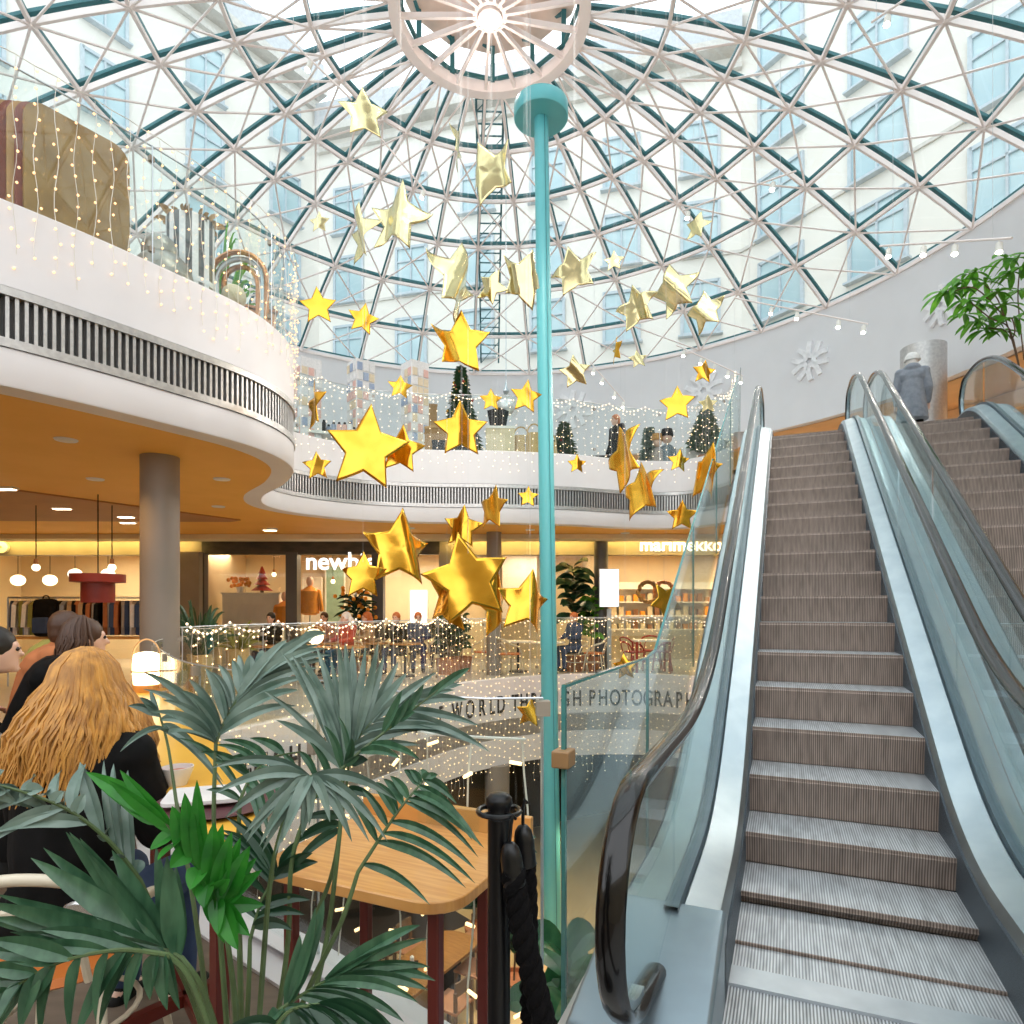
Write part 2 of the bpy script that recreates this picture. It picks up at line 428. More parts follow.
# fascia of the upper slab: white parapet, steel grille, white lip
fr = band_frames(f2curve, 0)
par = root('trim_parapet')
mb = MB(); mb.sweep(fr, [(-.14, 4.7), (.06, 4.7), (.07, 4.69), (.07, 4.03), (.06, 4.02), (.0, 4.02)]); mb.build('parapet_band', 'white_plaster', par)
mb = MB(); mb.sweep(fr, [(.0, 3.55), (.06, 3.55), (.07, 3.54), (.07, 3.26), (.06, 3.245), (-.2, 3.245)]); mb.build('lower_band', 'white_plaster', par)
mb = MB(); mb.sweep(fr, [(.005, 4.03), (.005, 3.54)]); mb.build('grille_back', 'grille_dark', par)
mb = MB()
mb.sweep(fr, [(.0, 4.02), (.085, 4.02), (.085, 3.955), (.0, 3.955)]); mb.sweep(fr, [(.0, 3.62), (.085, 3.62), (.085, 3.55), (.0, 3.55)])
sl = resample(f2curve, .062)
for i in range(1, len(sl) - 1):
    t = (sl[i + 1] - sl[i - 1]).normalized(); n = Vector((t.y, -t.x, 0))
    p = sl[i] + n * .035
    mb.beam(p + Vector((0, 0, 3.6)), p + Vector((0, 0, 3.97)), .026, .06, up=n)
mb.build('grille', 'grille_steel', par)

# fascia of the lower slab
fl = f1curve
fr1 = band_frames(fl, 0, 1)
fas = root('trim_fascia')
inw = 1
mb = MB(); mb.sweep(fr1, [(-.1, .05), (.05, .05), (.06, .04), (.06, -.82), (.0, -.82)]); mb.build('upper_band', 'white_plaster', fas)
mb = MB(); mb.sweep(fr1, [(.03, -.8), (.03, -1.24)]); mb.build('grey_band', 'grille_steel', fas)
mb = MB(); mb.sweep(fr1, [(.0, -1.22), (.06, -1.22), (.06, -1.77), (.0, -1.77)]); mb.build('lower_band', 'white_plaster', fas)

# recess of the ceiling on the left, cove and cornice along the shops
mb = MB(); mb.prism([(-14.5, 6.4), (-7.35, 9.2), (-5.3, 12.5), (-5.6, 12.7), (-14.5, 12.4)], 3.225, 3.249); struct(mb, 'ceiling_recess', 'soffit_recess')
mb = MB(); mb.box((0, 15.2, 3.19), (30, .6, .11)); struct(mb, 'trim_cornice', 'warm_wall')

# shop fronts along the far side and the left
SY = 16.0
shop = root('wall_far')
mb = MB(); mb.m = 0
mb.box((-4.75, SY, 3.04), (5.9, .25, .36))
mb.m = 1
mb.box((-11.3, SY + .05, 3.04), (7.2, .3, .4)); mb.box((5.6, SY + .05, 3.04), (14.8, .3, .4))
mb.box((-14.5, SY, 1.5), (1, .3, 3)); mb.box((13, SY, 1.5), (4, .3, 3.)); mb.box((-8.0, SY - .1, 1.45), (.68, .5, 2.9)); mb.box((-1.55, SY - .05, 1.45), (.5, .4, 2.9))
mb.build('sign_band', ['dark_band', 'taupe_band'], shop)
mb = MB()
for px in (294, 379): mb.box(((px - 512) / 640 * SY, SY - .05, 1.45), (.28, .3, 2.9))
for px in (205, 444): mb.box(((px - 512) / 640 * SY, SY - .05, 1.45), (.1, .2, 2.9))
mb.build('mullion', 'pillar_dark', shop)
mb = MB(); mb.box((-3, 19.4, 1.6), (30, .2, 3.3)); mb.box((-8.1, 17.8, 1.6), (.15, 3.2, 3.3)); mb.box((-.6, 17.8, 1.6), (.15, 3.2, 3.3)); mb.box((2.2, 17.8, 1.6), (.15, 3.2, 3.3))
mb.build('shop_wall', 'warm_wall', shop)
for x0, x1 in ((-13.8, -8.4), (-7.6, -5.6), (-5.3, -3.5), (-3.2, -1.9), (-1.2, 2.0), (2.5, 10.8)):
    mb = MB(); mb.box(((x0 + x1) / 2, SY, 1.43), (x1 - x0, .012, 2.86)); struct(mb, 'shop_pane', 'shop_glass', shop)
mb = MB(); mb.box((-14.9, 8, 1.6), (.2, 25, 3.3)); struct(mb, 'wall_left', 'warm_wall')
mb = MB(); mb.box((14.9, 8, 0), (.2, 25, 12)); struct(mb, 'wall_right', 'warm_wall')
mb = MB(); mb.box((0, -3.1, -.5), (30, .2, 7.5)); struct(mb, 'wall_back', 'warm_wall')
# lower storey walls
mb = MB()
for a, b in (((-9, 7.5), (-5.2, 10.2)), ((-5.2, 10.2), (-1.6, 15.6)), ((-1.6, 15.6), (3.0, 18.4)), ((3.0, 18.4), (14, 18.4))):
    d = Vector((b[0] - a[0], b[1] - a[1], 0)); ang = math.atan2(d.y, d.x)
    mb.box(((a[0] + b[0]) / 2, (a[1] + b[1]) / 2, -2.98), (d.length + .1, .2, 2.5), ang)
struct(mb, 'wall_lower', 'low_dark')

# pillars
def pillar(px, Y, r, z0, z1, m, idx):
    p = at(px, 609, Y); mb = MB()
    mb.lathe([(r, z0), (r, z1)], (p.x, Y, 0), 32); o = struct(mb, 'pillar', m)
    return o
pillar(160, 7.37, .205, 0, 3.25, 'pillar_grey', 1)
pillar(494, 14.6, .17, 0, 3.25, 'pillar_grey', 2)
pillar(601, 15.6, .17, 0, 3.25, 'pillar_dark', 3)
pillar(497, 13.4, .26, F0Z, -1.75, 'pillar_grey', 4)

# ------------------------------------------------------------------ dome
DC = Vector((-.4, 11.6, 0)); DR = 10.25; DZ = EYE + 8.0; RISE = 2.85; SPH = (DR * DR + RISE * RISE) / (2 * RISE)
def domez(rho): return DZ + RISE - SPH + math.sqrt(SPH * SPH - rho * rho)
def dome(rho, a, up=0.):
    p = Vector((DC.x + rho * math.cos(a), DC.y + rho * math.sin(a), domez(rho)))
    if up:
        n = (p - Vector((DC.x, DC.y, DZ + RISE - SPH))).normalized(); p = p + n * up
    return p
NR = 34; A0 = math.radians(10.35)
ang = [A0 + 2 * PI * k / NR for k in range(NR)]
rings = [1.72, 3.25, 4.62, 6.0, 7.45, 8.95, 10.25]
dm = root('ceiling_dome', (0, 0, 0))
UPZ = Vector((0, 0, 1))
for a in ang:
    pts = [rings[0] + (rings[-1] - rings[0]) * i / 12 for i in range(13)]
    mb = MB()
    for r0, r1 in zip(pts, pts[1:]): mb.beam(dome(r0, a), dome(r1, a), .052, .11)
    mb.build('rib', 'dome_white', dm)
    mb = MB()
    for r0, r1 in zip(pts, pts[1:]): mb.beam(dome(r0, a, .15), dome(r1, a, .15), .085, .06)
    mb.build('glazing_bar', 'dome_green', dm)
for r in rings[1:]:
    mb = MB()
    for i in range(NR):
        mb.beam(dome(r, ang[i]), dome(r, ang[(i + 1) % NR]), .06, .075)
    mb.build('ring', 'dome_white', dm)
    mb = MB()
    for i in range(NR):
        mb.beam(dome(r, ang[i], .15), dome(r, ang[(i + 1) % NR], .15), .085, .06)
    mb.build('ring_bar', 'dome_green', dm)
mb = MB()
for i in range(NR):
    a, b = ang[i], ang[(i + 1) % NR]
    for r0, r1 in zip(rings, rings[1:]):
        rr = .022
        if (r0 == rings[0]):
            mb.tube([dome(r0, a, -.04), dome(r1, b, -.04)], rr, 5, caps=False) if i % 2 else mb.tube([dome(r0, b, -.04), dome(r1, a, -.04)], rr, 5, caps=False)
        else:
            mb.tube([dome(r0, a, -.04), dome(r1, b, -.04)], rr, 5, caps=False); mb.tube([dome(r0, b, -.04), dome(r1, a, -.04)], rr, 5, caps=False)
mb.build('bracing_rods', 'dome_white', dm)
mb = MB()
for i in range(NR):
    for r in rings[1:-1]: mb.ball(dome(r, ang[i], -.02), .06, 6)
mb.build('node_joints', 'dome_white', dm)
# panes
mb = MB(); mb.smooth = False
for i in range(NR):
    a, b = ang[i], ang[(i + 1) % NR]
    for r0, r1 in zip(rings, rings[1:]):
        mb.add([dome(r0, a, .15), dome(r1, a, .15), dome(r1, b, .15), dome(r0, b, .15)], [(0, 1, 2, 3)])
mb.build('glazing', 'dome_glass', dm)
# hub ring, spokes and the lantern on top
hz = domez(1.72)
mb = MB(); n = 48
def circ(r, z, k, n=48): return Vector((DC.x + r * math.cos(2 * PI * k / n), DC.y + r * math.sin(2 * PI * k / n), z))
fr_ = [(circ(1.72, hz, k), Vector((math.cos(2 * PI * k / n), math.sin(2 * PI * k / n), 0)), UPZ) for k in range(n + 1)]
mb.sweep(fr_, [(-.1, -.1), (.1, -.1), (.1, .14), (-.1, .14)], closed=True); mb.build('hub_ring', 'dome_white', dm)
for k in range(17):
    a = A0 + 2 * PI * k / 17; d = Vector((math.cos(a), math.sin(a), 0)); mb = MB()
    mb.beam(Vector((DC.x, DC.y, hz - .02)) + d * .26, Vector((DC.x, DC.y, hz - .02)) + d * 1.65, .055, .10); mb.build('spoke', 'dome_white', dm)
mb = MB(); mb.lathe([(.02, hz - .1), (.22, hz - .1), (.22, hz - .04), (.31, hz - .06), (.31, hz + .08), (.02, hz + .08)], (DC.x, DC.y, 0), 32); mb.build('hub_disc', 'dome_white', dm)
mb = MB()
for k in range(12):
    p = circ(1.62, hz + .1, k, 12); q = circ(1.62, hz + .82, k, 12); mb.beam(p, q, .09, .09)
    p2 = circ(1.62, hz + .16, k + 1, 12); q2 = circ(1.62, hz + 1.1, k + 1, 12)
    mb.beam(Vector((p.x, p.y, hz + .16)), p2, .06, .06); mb.beam(Vector((q.x, q.y, hz + .78)), q2, .06, .06)
mb.build('lantern_frame', 'dome_green', dm)
mb = MB(); mb.lathe([(.02, hz + .83), (1.8, hz + .83), (1.8, hz + .95), (.02, hz + 1.2)], (DC.x, DC.y, 0), 12); mb.build('lantern_roof', 'dome_ceiling', dm)

# the round wall that carries the dome
WR0, WR1 = DR - .02, DR + .25
def arcwall(a0, a1, z0, z1, name, m, r0=WR0, r1=WR1, n=40):
    mb = MB(); pr = [(r0, z0), (r1, z0), (r1, z1), (r0, z1)]
    fr_ = [(Vector((DC.x, DC.y, 0)), Vector((math.cos(a0 + (a1 - a0) * i / n), math.sin(a0 + (a1 - a0) * i / n), 0)), UPZ) for i in range(n + 1)]
    mb.sweep(fr_, pr, closed=True); return struct(mb, name, m)
SOF = EYE + 5.07
def R_(d): return math.radians(d)
arcwall(R_(-60), R_(73), SOF, DZ + .1, 'wall_drum', 'wall_grey')
arcwall(R_(73), R_(215), F2Z, DZ + .1, 'wall_drum_far', 'wall_grey')
arcwall(R_(215), R_(300), DZ - 1.2, DZ + .1, 'wall_drum_back', 'wall_grey')
# recessed shops under the drum: warm soffit and back wall
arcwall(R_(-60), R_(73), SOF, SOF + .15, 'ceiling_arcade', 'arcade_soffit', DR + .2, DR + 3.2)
arcwall(R_(-60), R_(76), F2Z, SOF + .1, 'wall_arcade', 'warm_wall', DR + 3.1, DR + 3.3)
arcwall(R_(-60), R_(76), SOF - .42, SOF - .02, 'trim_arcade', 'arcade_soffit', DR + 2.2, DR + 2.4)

# facades of the courtyard outside
def facade(p0, p1, h, name, step=3.1, floors=8, fh=3.35, z0=3.5, wsz=(1.5, 2.15)):
    global wn
    a = Vector((*p0, 0)); b = Vector((*p1, 0)); d = (b - a); L = d.length; d.normalize()
    nrm = Vector((d.y, -d.x, 0)); rz = math.atan2(d.y, d.x)
    mid = (a + b) / 2
    mb = MB(); mb.box((0, .25, h / 2), (L, .5, h))
    mb.m = 1; mb.box((0, -.15, h + .1), (L, 1.0, .35)); mb.box((0, -.05, h - .6), (L, .35, .2))
    for f in range(1, 3): mb.box((0, -.03, z0 + f * fh * 2 - .6), (L, .1, .12))
    mb.m = 2; mb.box((0, 1.6, h + .9), (L, 4., 1.3))
    o = struct(mb, name, ['facade', 'facade_trim', 'roof_tin']); o.location = mid; o.rotation_euler.z = rz
    nwin = int(L / step)
    for f in range(floors):
        zc = z0 + f * fh + .6
        if zc + 1.5 > h: break
        for i in range(nwin):
            x = (i + .5) * L / nwin - L / 2
            wn += 1
            w, hh = wsz
            mb = MB()
            for sx in (-1, 1): mb.box((sx * w / 2, 0, 0), (.12, .16, hh + .12))
            for sz in (-1, 1): mb.box((0, 0, sz * hh / 2), (w, .16, .12))
            mb.box((0, -.02, 0), (.07, .1, hh)); mb.box((0, -.02, hh * .2), (w, .1, .07)); mb.box((0, -.08, -hh / 2 - .1), (w + .3, .3, .07))
            ww = struct(mb, 'window_%d' % wn, 'win_frame'); ww.matrix_world = Matrix.Translation(mid) @ Matrix.Rotation(rz, 4, 'Z') @ Matrix.Translation((x, -.03, zc))
            pb = MB(); pb.box((0, .02, 0), (w, .04, hh)); pb.build('pane', 'win_glass', ww)
wn = 0
facade((-30, 4), (-9.5, 31.5), 26.5, 'wall_court_left', 3.6, 8)
facade((-9.5, 31.5), (9.5, 26.5), 24.5, 'wall_court_far', 3.0, 7)
facade((9.5, 26.5), (23, 4), 33, 'wall_court_right', 3.3, 9, wsz=(1.9, 2.3))
facade((23, 4), (23, -16), 33, 'wall_court_side', 3.3, 9)

# ------------------------------------------------------------------ camera, sky
cam = bpy.data.cameras.new('camera'); cam.sensor_width = 36; cam.lens = 36 * F / 1024; cam.shift_y = (HY - 512) / 1024; cam.clip_end = 300; cam.clip_start = .05
co = bpy.data.objects.new('camera', cam); C.objects.link(co); co.location = (0, 0, EYE); co.rotation_euler = (PI / 2, 0, 0)
bpy.context.scene.camera = co
w = bpy.data.worlds.new('sky'); bpy.context.scene.world = w; w.use_nodes = True
bg = w.node_tree.nodes['Background']
tc = w.node_tree.nodes.new('ShaderNodeTexCoord'); nz = w.node_tree.nodes.new('ShaderNodeTexNoise'); nz.inputs['Scale'].default_value = 1.2
rp = w.node_tree.nodes.new('ShaderNodeValToRGB'); rp.color_ramp.elements[0].color = (.84, .90, .96, 1); rp.color_ramp.elements[1].color = (1, 1, 1, 1)
w.node_tree.links.new(tc.outputs['Generated'], nz.inputs['Vector']); w.node_tree.links.new(nz.outputs['Fac'], rp.inputs['Fac']); w.node_tree.links.new(rp.outputs['Color'], bg.inputs['Color'])
bg.inputs['Strength'].default_value = 2.45
sc = bpy.context.scene
sc.view_settings.view_transform = 'Standard'; sc.view_settings.look = 'None'; sc.view_settings.gamma = 1; sc.view_settings.use_curve_mapping = False
sc.view_settings.exposure = 0.0
cy = sc.cycles
cy.use_denoising = True; cy.max_bounces = 8; cy.diffuse_bounces = 4; cy.glossy_bounces = 4; cy.transparent_max_bounces = 40; cy.sample_clamp_indirect = 4; cy.sample_clamp_direct = 20
cy.caustics_reflective = False; cy.caustics_refractive = False

def area(name, loc, size, power, col, rot=(0, 0, 0), sy=None, spread=PI):
    l = bpy.data.lights.new(name, 'AREA'); l.energy = power; l.color = col; l.size = size; l.spread = spread
    if sy: l.shape = 'RECTANGLE'; l.size_y = sy
    o = bpy.data.objects.new(name, l); C.objects.link(o); o.location = loc; o.rotation_euler = rot
    o.visible_camera = True
    return o
def spot(name, loc, power, col, rot=(0, 0, 0), ang=100, blend=.6, r=.05):
    l = bpy.data.lights.new(name, 'SPOT'); l.energy = power; l.color = col; l.spot_size = math.radians(ang); l.spot_blend = blend; l.shadow_soft_size = r
    o = bpy.data.objects.new(name, l); C.objects.link(o); o.location = loc; o.rotation_euler = rot; return o
def point(name, loc, power, col, r=.05):
    l = bpy.data.lights.new(name, 'POINT'); l.energy = power; l.color = col; l.shadow_soft_size = r
    o = bpy.data.objects.new(name, l); C.objects.link(o); o.location = loc; return o
WARM = (1, .60, .24)
# recessed downlights in the ceiling of the lower storey
DL = [(-4.6, 6.6), (-5.6, 8.6), (-6.6, 5.2), (-3.9, 8.6), (-7.5, 8.0), (-5.0, 10.9), (-2.2, 13.8), (.4, 14.1), (2.6, 14.7), (-9.0, 6.5), (-8.6, 10.8), (-5.2, 13.9), (5.2, 14.6), (-5.4, 4.3), (-7.4, 3.2), (-9.5, 3.5)]
for x, y in DL: spot('downlight', (x, y, 3.19), 55, WARM, ang=130)
# shop interiors
for x, y, p in ((-11, 17.5, 110), (-8.5, 17.5, 110), (-4.3, 17.6, 75), (-2.4, 17.6, 75), (.6, 17.6, 60), (3.6, 17.6, 70), (6., 17.6, 80), (9, 17.6, 80)):
    area('shop_lamp', (x, y, 3.05), 1.4, p, (1, .78, .5))
# arcade of the upper storey
for d in (-20, -5, 8, 20, 32, 44, 56, 68):
    a = R_(d); spot('arcade_lamp', (DC.x + (DR + 1.6) * math.cos(a), DC.y + (DR + 1.6) * math.sin(a), SOF - .08), 90, (1, .6, .3), ang=150)
# lower storey
for x, y, p in ((-1, 9.5, 120), (1.5, 11, 120), (-.5, 6, 100), (2.6, 8, 100)):
    spot('lower_lamp', (x, y, -1.85), p, (1, .72, .4), ang=140)

for x, L in ((-11.3, 6.8), (5.6, 14.4)):
    area('cove_lamp', (x, 15.62, 3.2), L, 9 * L, (1, .70, .18), (math.radians(35), 0, 0), .05)
mb = MB(); mb.prism([(-14.8, -2.9), (-.2, -2.9), (-.55, 2.38), (-1.55, 3.22), (-2.6, 4.4), (-3.5, 5.8), (-3.95, 6.8), (-14.8, 9)], .0, .006); struct(mb, 'floor_terrace', 'floor_wood')

point('hub_fill', (DC.x, DC.y, hz - 1.0), 55, (1, .86, .78), .12)  # light without a fixture, added to brighten lantern roof and ribs
# ------------------------------------------------------------------ escalators
TS = math.tan(math.radians(29.6))
def base_line(t):
    """smooth line of the step backs"""
    z = 1.387 + TS * t
    lo, hi = 0.0, 4.25
    def smin(a, b, k): h = max(0, min(1, .5 + .5 * (b - a) / k)); return b * (1 - h) + a * h - k * h * (1 - h)
    z = -smin(-z, -lo, .32)
    return smin(z, hi, .32)
def stepz(k):
    if k >= 13: return F2Z
    if k <= -9: return 0.0
    return {-8: .010, -7: .022, -6: .08}.get(k, 1.387 + .4 * TS * k)
def rail_line(off, r, t0, t1, zb, zt):
    """side view (t, z) of a handrail centre line: newel at the foot, slope, newel at the head"""
    pts = []
    c0 = (t0 + r, zb - r)
    for i in range(0, 15):
        a = math.radians(270 - 180 * i / 14 * 1.0)
        pts.append((c0[0] + r * math.cos(a) * 1.0, c0[1] + r * math.sin(a)))
    ts = [t0 + r + (t1 - r - t0 - r) * i / 60 for i in range(1, 61)]
    def smin(a, b, k): h = max(0, min(1, .5 + .5 * (b - a) / k)); return b * (1 - h) + a * h - k * h * (1 - h)
    for t in ts:
        z = 1.387 + TS * t + off
        z = -smin(-z, -zb, .5); z = smin(z, zt, .5); pts.append((t, z))
    c1 = (t1 - r, zt - r)
    for i in range(1, 15):
        a = math.radians(90 - 180 * i / 14); pts.append((c1[0] + r * math.cos(a), c1[1] + r * math.sin(a)))
    return pts
def escalator(name, label, w0):
    """w0: across-position of the step's left edge"""
    org = E_(0, w0); es = thing(name, label, 'escalator', (org.x, org.y, 0), -AZ, 'pair of escalators')
    # local axes: x across, y along travel
    for k in range(-8, 14):
        z = stepz(k); zp = stepz(k - 1); mb = MB(); mb.smooth = False
        y1, y0 = .4 * k, .4 * k - .4
        if k == -8: y0 = -3.44
        zz = z + .0
        mb.m = 0
        mb.add([(0, y0 - .012, zz), (1, y0 - .012, zz), (1, y1, zz), (0, y1, zz)], [(0, 1, 2, 3)]); mb.m = 1; mb.add([(0, y0 - .012, zz), (1, y0 - .012, zz), (0, y0 - .018, zz - .02), (1, y0 - .018, zz - .02)], [(2, 3, 1, 0)])
        h = z - zp
        if h > .03:
            mb.m = 1; n = 5; vs = []
            for i in range(n + 1):
                f = i / n; y = y0 - .018 + .03 * math.sin(f * PI * .5); zq = zz - .02 - (h - .02) * f
                vs += [(0, y, zq), (1, y, zq)]
            mb.add(vs, [(2 * i, 2 * i + 1, 2 * i + 3, 2 * i + 2) for i in range(n)])
        mb.m = 2; mb.box((.5, y0 - .012, zz - .004), (.99, .01, .012))
        mb.build('step', ['tread', 'riser', 'riser'], es)
    # landing plate and comb
    mb = MB(); mb.smooth = False
    mb.box((.5, -3.5, .012), (1.0, .14, .03)); mb.build('comb', 'steel_rough', es)
    mb = MB(); mb.box((.5, -4.35, .006), (1.3, 1.56, .016)); mb.build('landing_plate', 'ribbed_plate', es)
    mb = MB(); mb.box((.5, 5.85, 4.275), (1.3, 1.3, .016)); mb.build('head_plate', 'ribbed_plate', es)
    ts = [-3.7 + 9.8 * i / 70 for i in range(71)]
    for sgn, wx in ((-1, 0.), (1, 1.)):
        o = sgn
        OW = .43 if (sgn == -1 and w0 == 0) or (sgn == 1 and w0 > 0) else .334
        def fr(t, dz=0.): 
            return (Vector((wx, t, base_line(t) + dz)), Vector((o, 0, 0)), UPZ)
        tt = [t for t in ts if t > -3.75]
        mb = MB(); mb.sweep([fr(t) for t in tt], [(-.004, -.25), (-.004, .235), (.012, .25)]); mb.build('skirt', 'skirt', es)
        mb = MB(); mb.sweep([fr(t) for t in ts], [(.002, -.12), (.0, .235), (.03, .285), (.16, .315), (.175, .30)]); mb.build('inner_deck', 'steel', es)
        mb = MB(); mb.sweep([fr(t) for t in ts], [(.168, .29), (.172, .345), (.188, .345), (.188, .345), (.212, .345), (.226, .345), (.23, .29)]); mb.build('gasket', 'gasket', es)
        mb = MB(); mb.sweep([fr(t) for t in ts], [(.226, .30), (.24, .315), (OW - .02, .29), (OW, .26)]); mb.build('outer_deck', 'steel', es)
        if (sgn == -1 and w0 == 0) or (sgn == 1 and w0 > 0):
            mb = MB(); mb.sweep([fr(t) for t in ts], [(.43, .27), (.44, -.75), (-.2, -.75)]); mb.build('cladding', 'steel_rough', es)
        # foot cover
        mb = MB(); mb.smooth = False
        x0, x1 = sorted((wx + o * -.002, wx + o * OW))
        prof = [(-3.72, .325), (-4.3, .2), (-4.46, .05), (-4.48, 0), (-3.6, 0), (-3.6, .325)]
        vs = [(x0, y, z) for y, z in prof] + [(x1, y, z) for y, z in prof]; n = 6
        mb.add(vs, [tuple(range(n)), tuple(range(2 * n - 1, n - 1, -1))] + [(i, (i + 1) % n, (i + 1) % n + n, i + n) for i in range(n)])
        fc = mb.build('newel_cover', 'newel_blue', es); bevel(fc, .015)
        mb = MB(); mb.box((wx + o * .2, -4.475, .15), (.2, .03, .16)); mb.build('inlet_brush', 'grille_dark', fc)
        # handrail
        pl = rail_line(1.05, .33, -4.62, 6.45, .98, 5.23)
        c = wx + o * .2; path = []
        for i, (t, z) in enumerate(pl):
            a = pl[max(i - 1, 0)]; b = pl[min(i + 1, len(pl) - 1)]
            d = Vector((0, b[0] - a[0], b[1] - a[1])).normalized(); path.append((Vector((c, t, z)), Vector((1, 0, 0)), Vector((1, 0, 0)).cross(d)))
        # lead back in at the foot
        t_, z_ = pl[0]
        path = [(Vector((c, t_ + .34, z_ - .07)), path[0][1], path[0][2]), (Vector((c, t_ + .12, z_ - .025)), path[0][1], path[0][2])] + path
        hr = [(.04 * math.cos(a) * (1 if abs(math.cos(a)) > .1 else 1), .021 * math.sin(a) + .008) for a in [2 * PI * i / 14 for i in range(14)]]
        mb = MB(); mb.sweep(path, hr, closed=True); mb.build('handrail', 'rubber', es)
        gp = [(p - b_ * .022, a_, b_) for p, a_, b_ in path[2:]]
        mb = MB(); mb.sweep(gp, [(-.018, -.014), (.018, -.014), (.018, .01), (-.018, .01)], closed=True); mb.build('handrail_guide', 'steel', es)
        # glass between deck and handrail
        up, lo = [], []
        T0, T1 = -4.60, 6.43; r = .31; cz0 = .98 - .33; cz1 = 5.23 - .33
        sl = [(t, z) for t, z in pl]
        N = 90
        for i in range(N + 1):
            t = T0 + (T1 - T0) * i / N
            zu = None
            if t < -4.62 + .33: hh = math.sqrt(max(0, r * r - (t + 4.29) ** 2)); zu = cz0 + hh; zl = cz0 - hh
            elif t > 6.45 - .33: hh = math.sqrt(max(0, r * r - (t - 6.12) ** 2)); zu = cz1 + hh; zl = cz1 - hh
            else:
                zl = -9
                for (ta, za), (tb, zb) in zip(sl, sl[1:]):
                    if ta <= t <= tb and za > base_line(t) + .5: zu = za + (zb - za) * (t - ta) / max(tb - ta, 1e-6) - .02; break
                if zu is None: continue
            zl = max(zl, base_line(t) + (.30 if -3.7 < t < 6.1 else .2 if -4.2 < t else .12))
            up.append((t, zu)); lo.append((t, min(zl, zu)))
        segs = [(-9, -3.6), (-3.6, -1.4), (-1.4, .9), (.9, 3.2), (3.2, 5.2), (5.2, 9)]
        for s0, s1 in segs:
            idx = [i for i in range(len(up)) if s0 - .1 <= up[i][0] <= s1 + .0]
            if len(idx) < 2: continue
            mb = MB(); mb.smooth = False; n = len(idx)
            vs = []
            for dx in (-.005, .005): vs += [(c + dx, *up[i]) for i in idx] + [(c + dx, *lo[i]) for i in idx]
            fs = []
            for b0 in (0, 2 * n): fs += [(b0 + j, b0 + j + 1, b0 + n + j + 1, b0 + n + j) for j in range(n - 1)]
            fs += [(0, n, 3 * n, 2 * n), (n - 1, 2 * n - 1, 4 * n - 1, 3 * n - 1)]
            mb.add(vs, fs); mb.build('balustrade_glass', 'esc_glass', es)
    mb = MB()
    mb.sweep([(Vector((.5, t, base_line(t))), Vector((1, 0, 0)), UPZ) for t in ts], [(-.62, -.3), (.62, -.3), (.62, -.8), (-.62, -.8)], closed=True); mb.build('truss', 'steel_rough', es)
    return es
escalator('escalator', 'empty long escalator with brown risers, the one beside the clear glass guard', 0.0)
escalator('escalator', 'second escalator, the one leading up to the person in the hooded grey coat', 1.675)

# glass guard between the void and the first escalator
gd = thing('glass_guard', 'tall sloping clear glass guard with green edges between the void and the escalator', 'glass guard', xy(E_(0, -.57)) + (0,), -AZ)
def guard_top(t): return max(1.2, 1.387 + TS * t + 1.0)
for t0, t1 in ((-3.9, -2.3), (-2.3, -.2), (-.2, 1.9), (1.9, 4.0), (4.0, 5.6)):
    mb = MB(); mb.smooth = False; N = 8; vs = []
    for dx in (-.007, .007):
        vs += [(dx, t0 + (t1 - t0 - .01) * i / N, guard_top(t0 + (t1 - t0) * i / N)) for i in range(N + 1)]
        vs += [(dx, t0 + (t1 - t0 - .01) * i / N, max(-.45, base_line(t0 + (t1 - t0) * i / N) - .3)) for i in range(N + 1)]
    n = N + 1; fs = []
    for b0 in (0, 2 * n): fs += [(b0 + j, b0 + j + 1, b0 + n + j + 1, b0 + n + j) for j in range(N)]
    mb.add(vs, fs); mb.build('glass_panel', 'esc_glass', gd)
    mb = MB()
    ptz = [Vector((0, t0 + (t1 - t0 - .01) * i / N, guard_top(t0 + (t1 - t0) * i / N) + .004)) for i in range(N + 1)]
    for a, b in zip(ptz, ptz[1:]): mb.beam(a, b, .016, .012)
    mb.beam((0, t0 + .006, guard_top(t0)), (0, t0 + .006, max(-.45, base_line(t0) - .3)), .02, .016, up=(1, 0, 0))
    mb.build('glass_edge', 'glass_edge', gd)
mb = MB(); mb.box((0, -3.9, .93), (.07, .09, .065)); bevel(mb.build('clamp', 'clamp_wood', gd), .006)
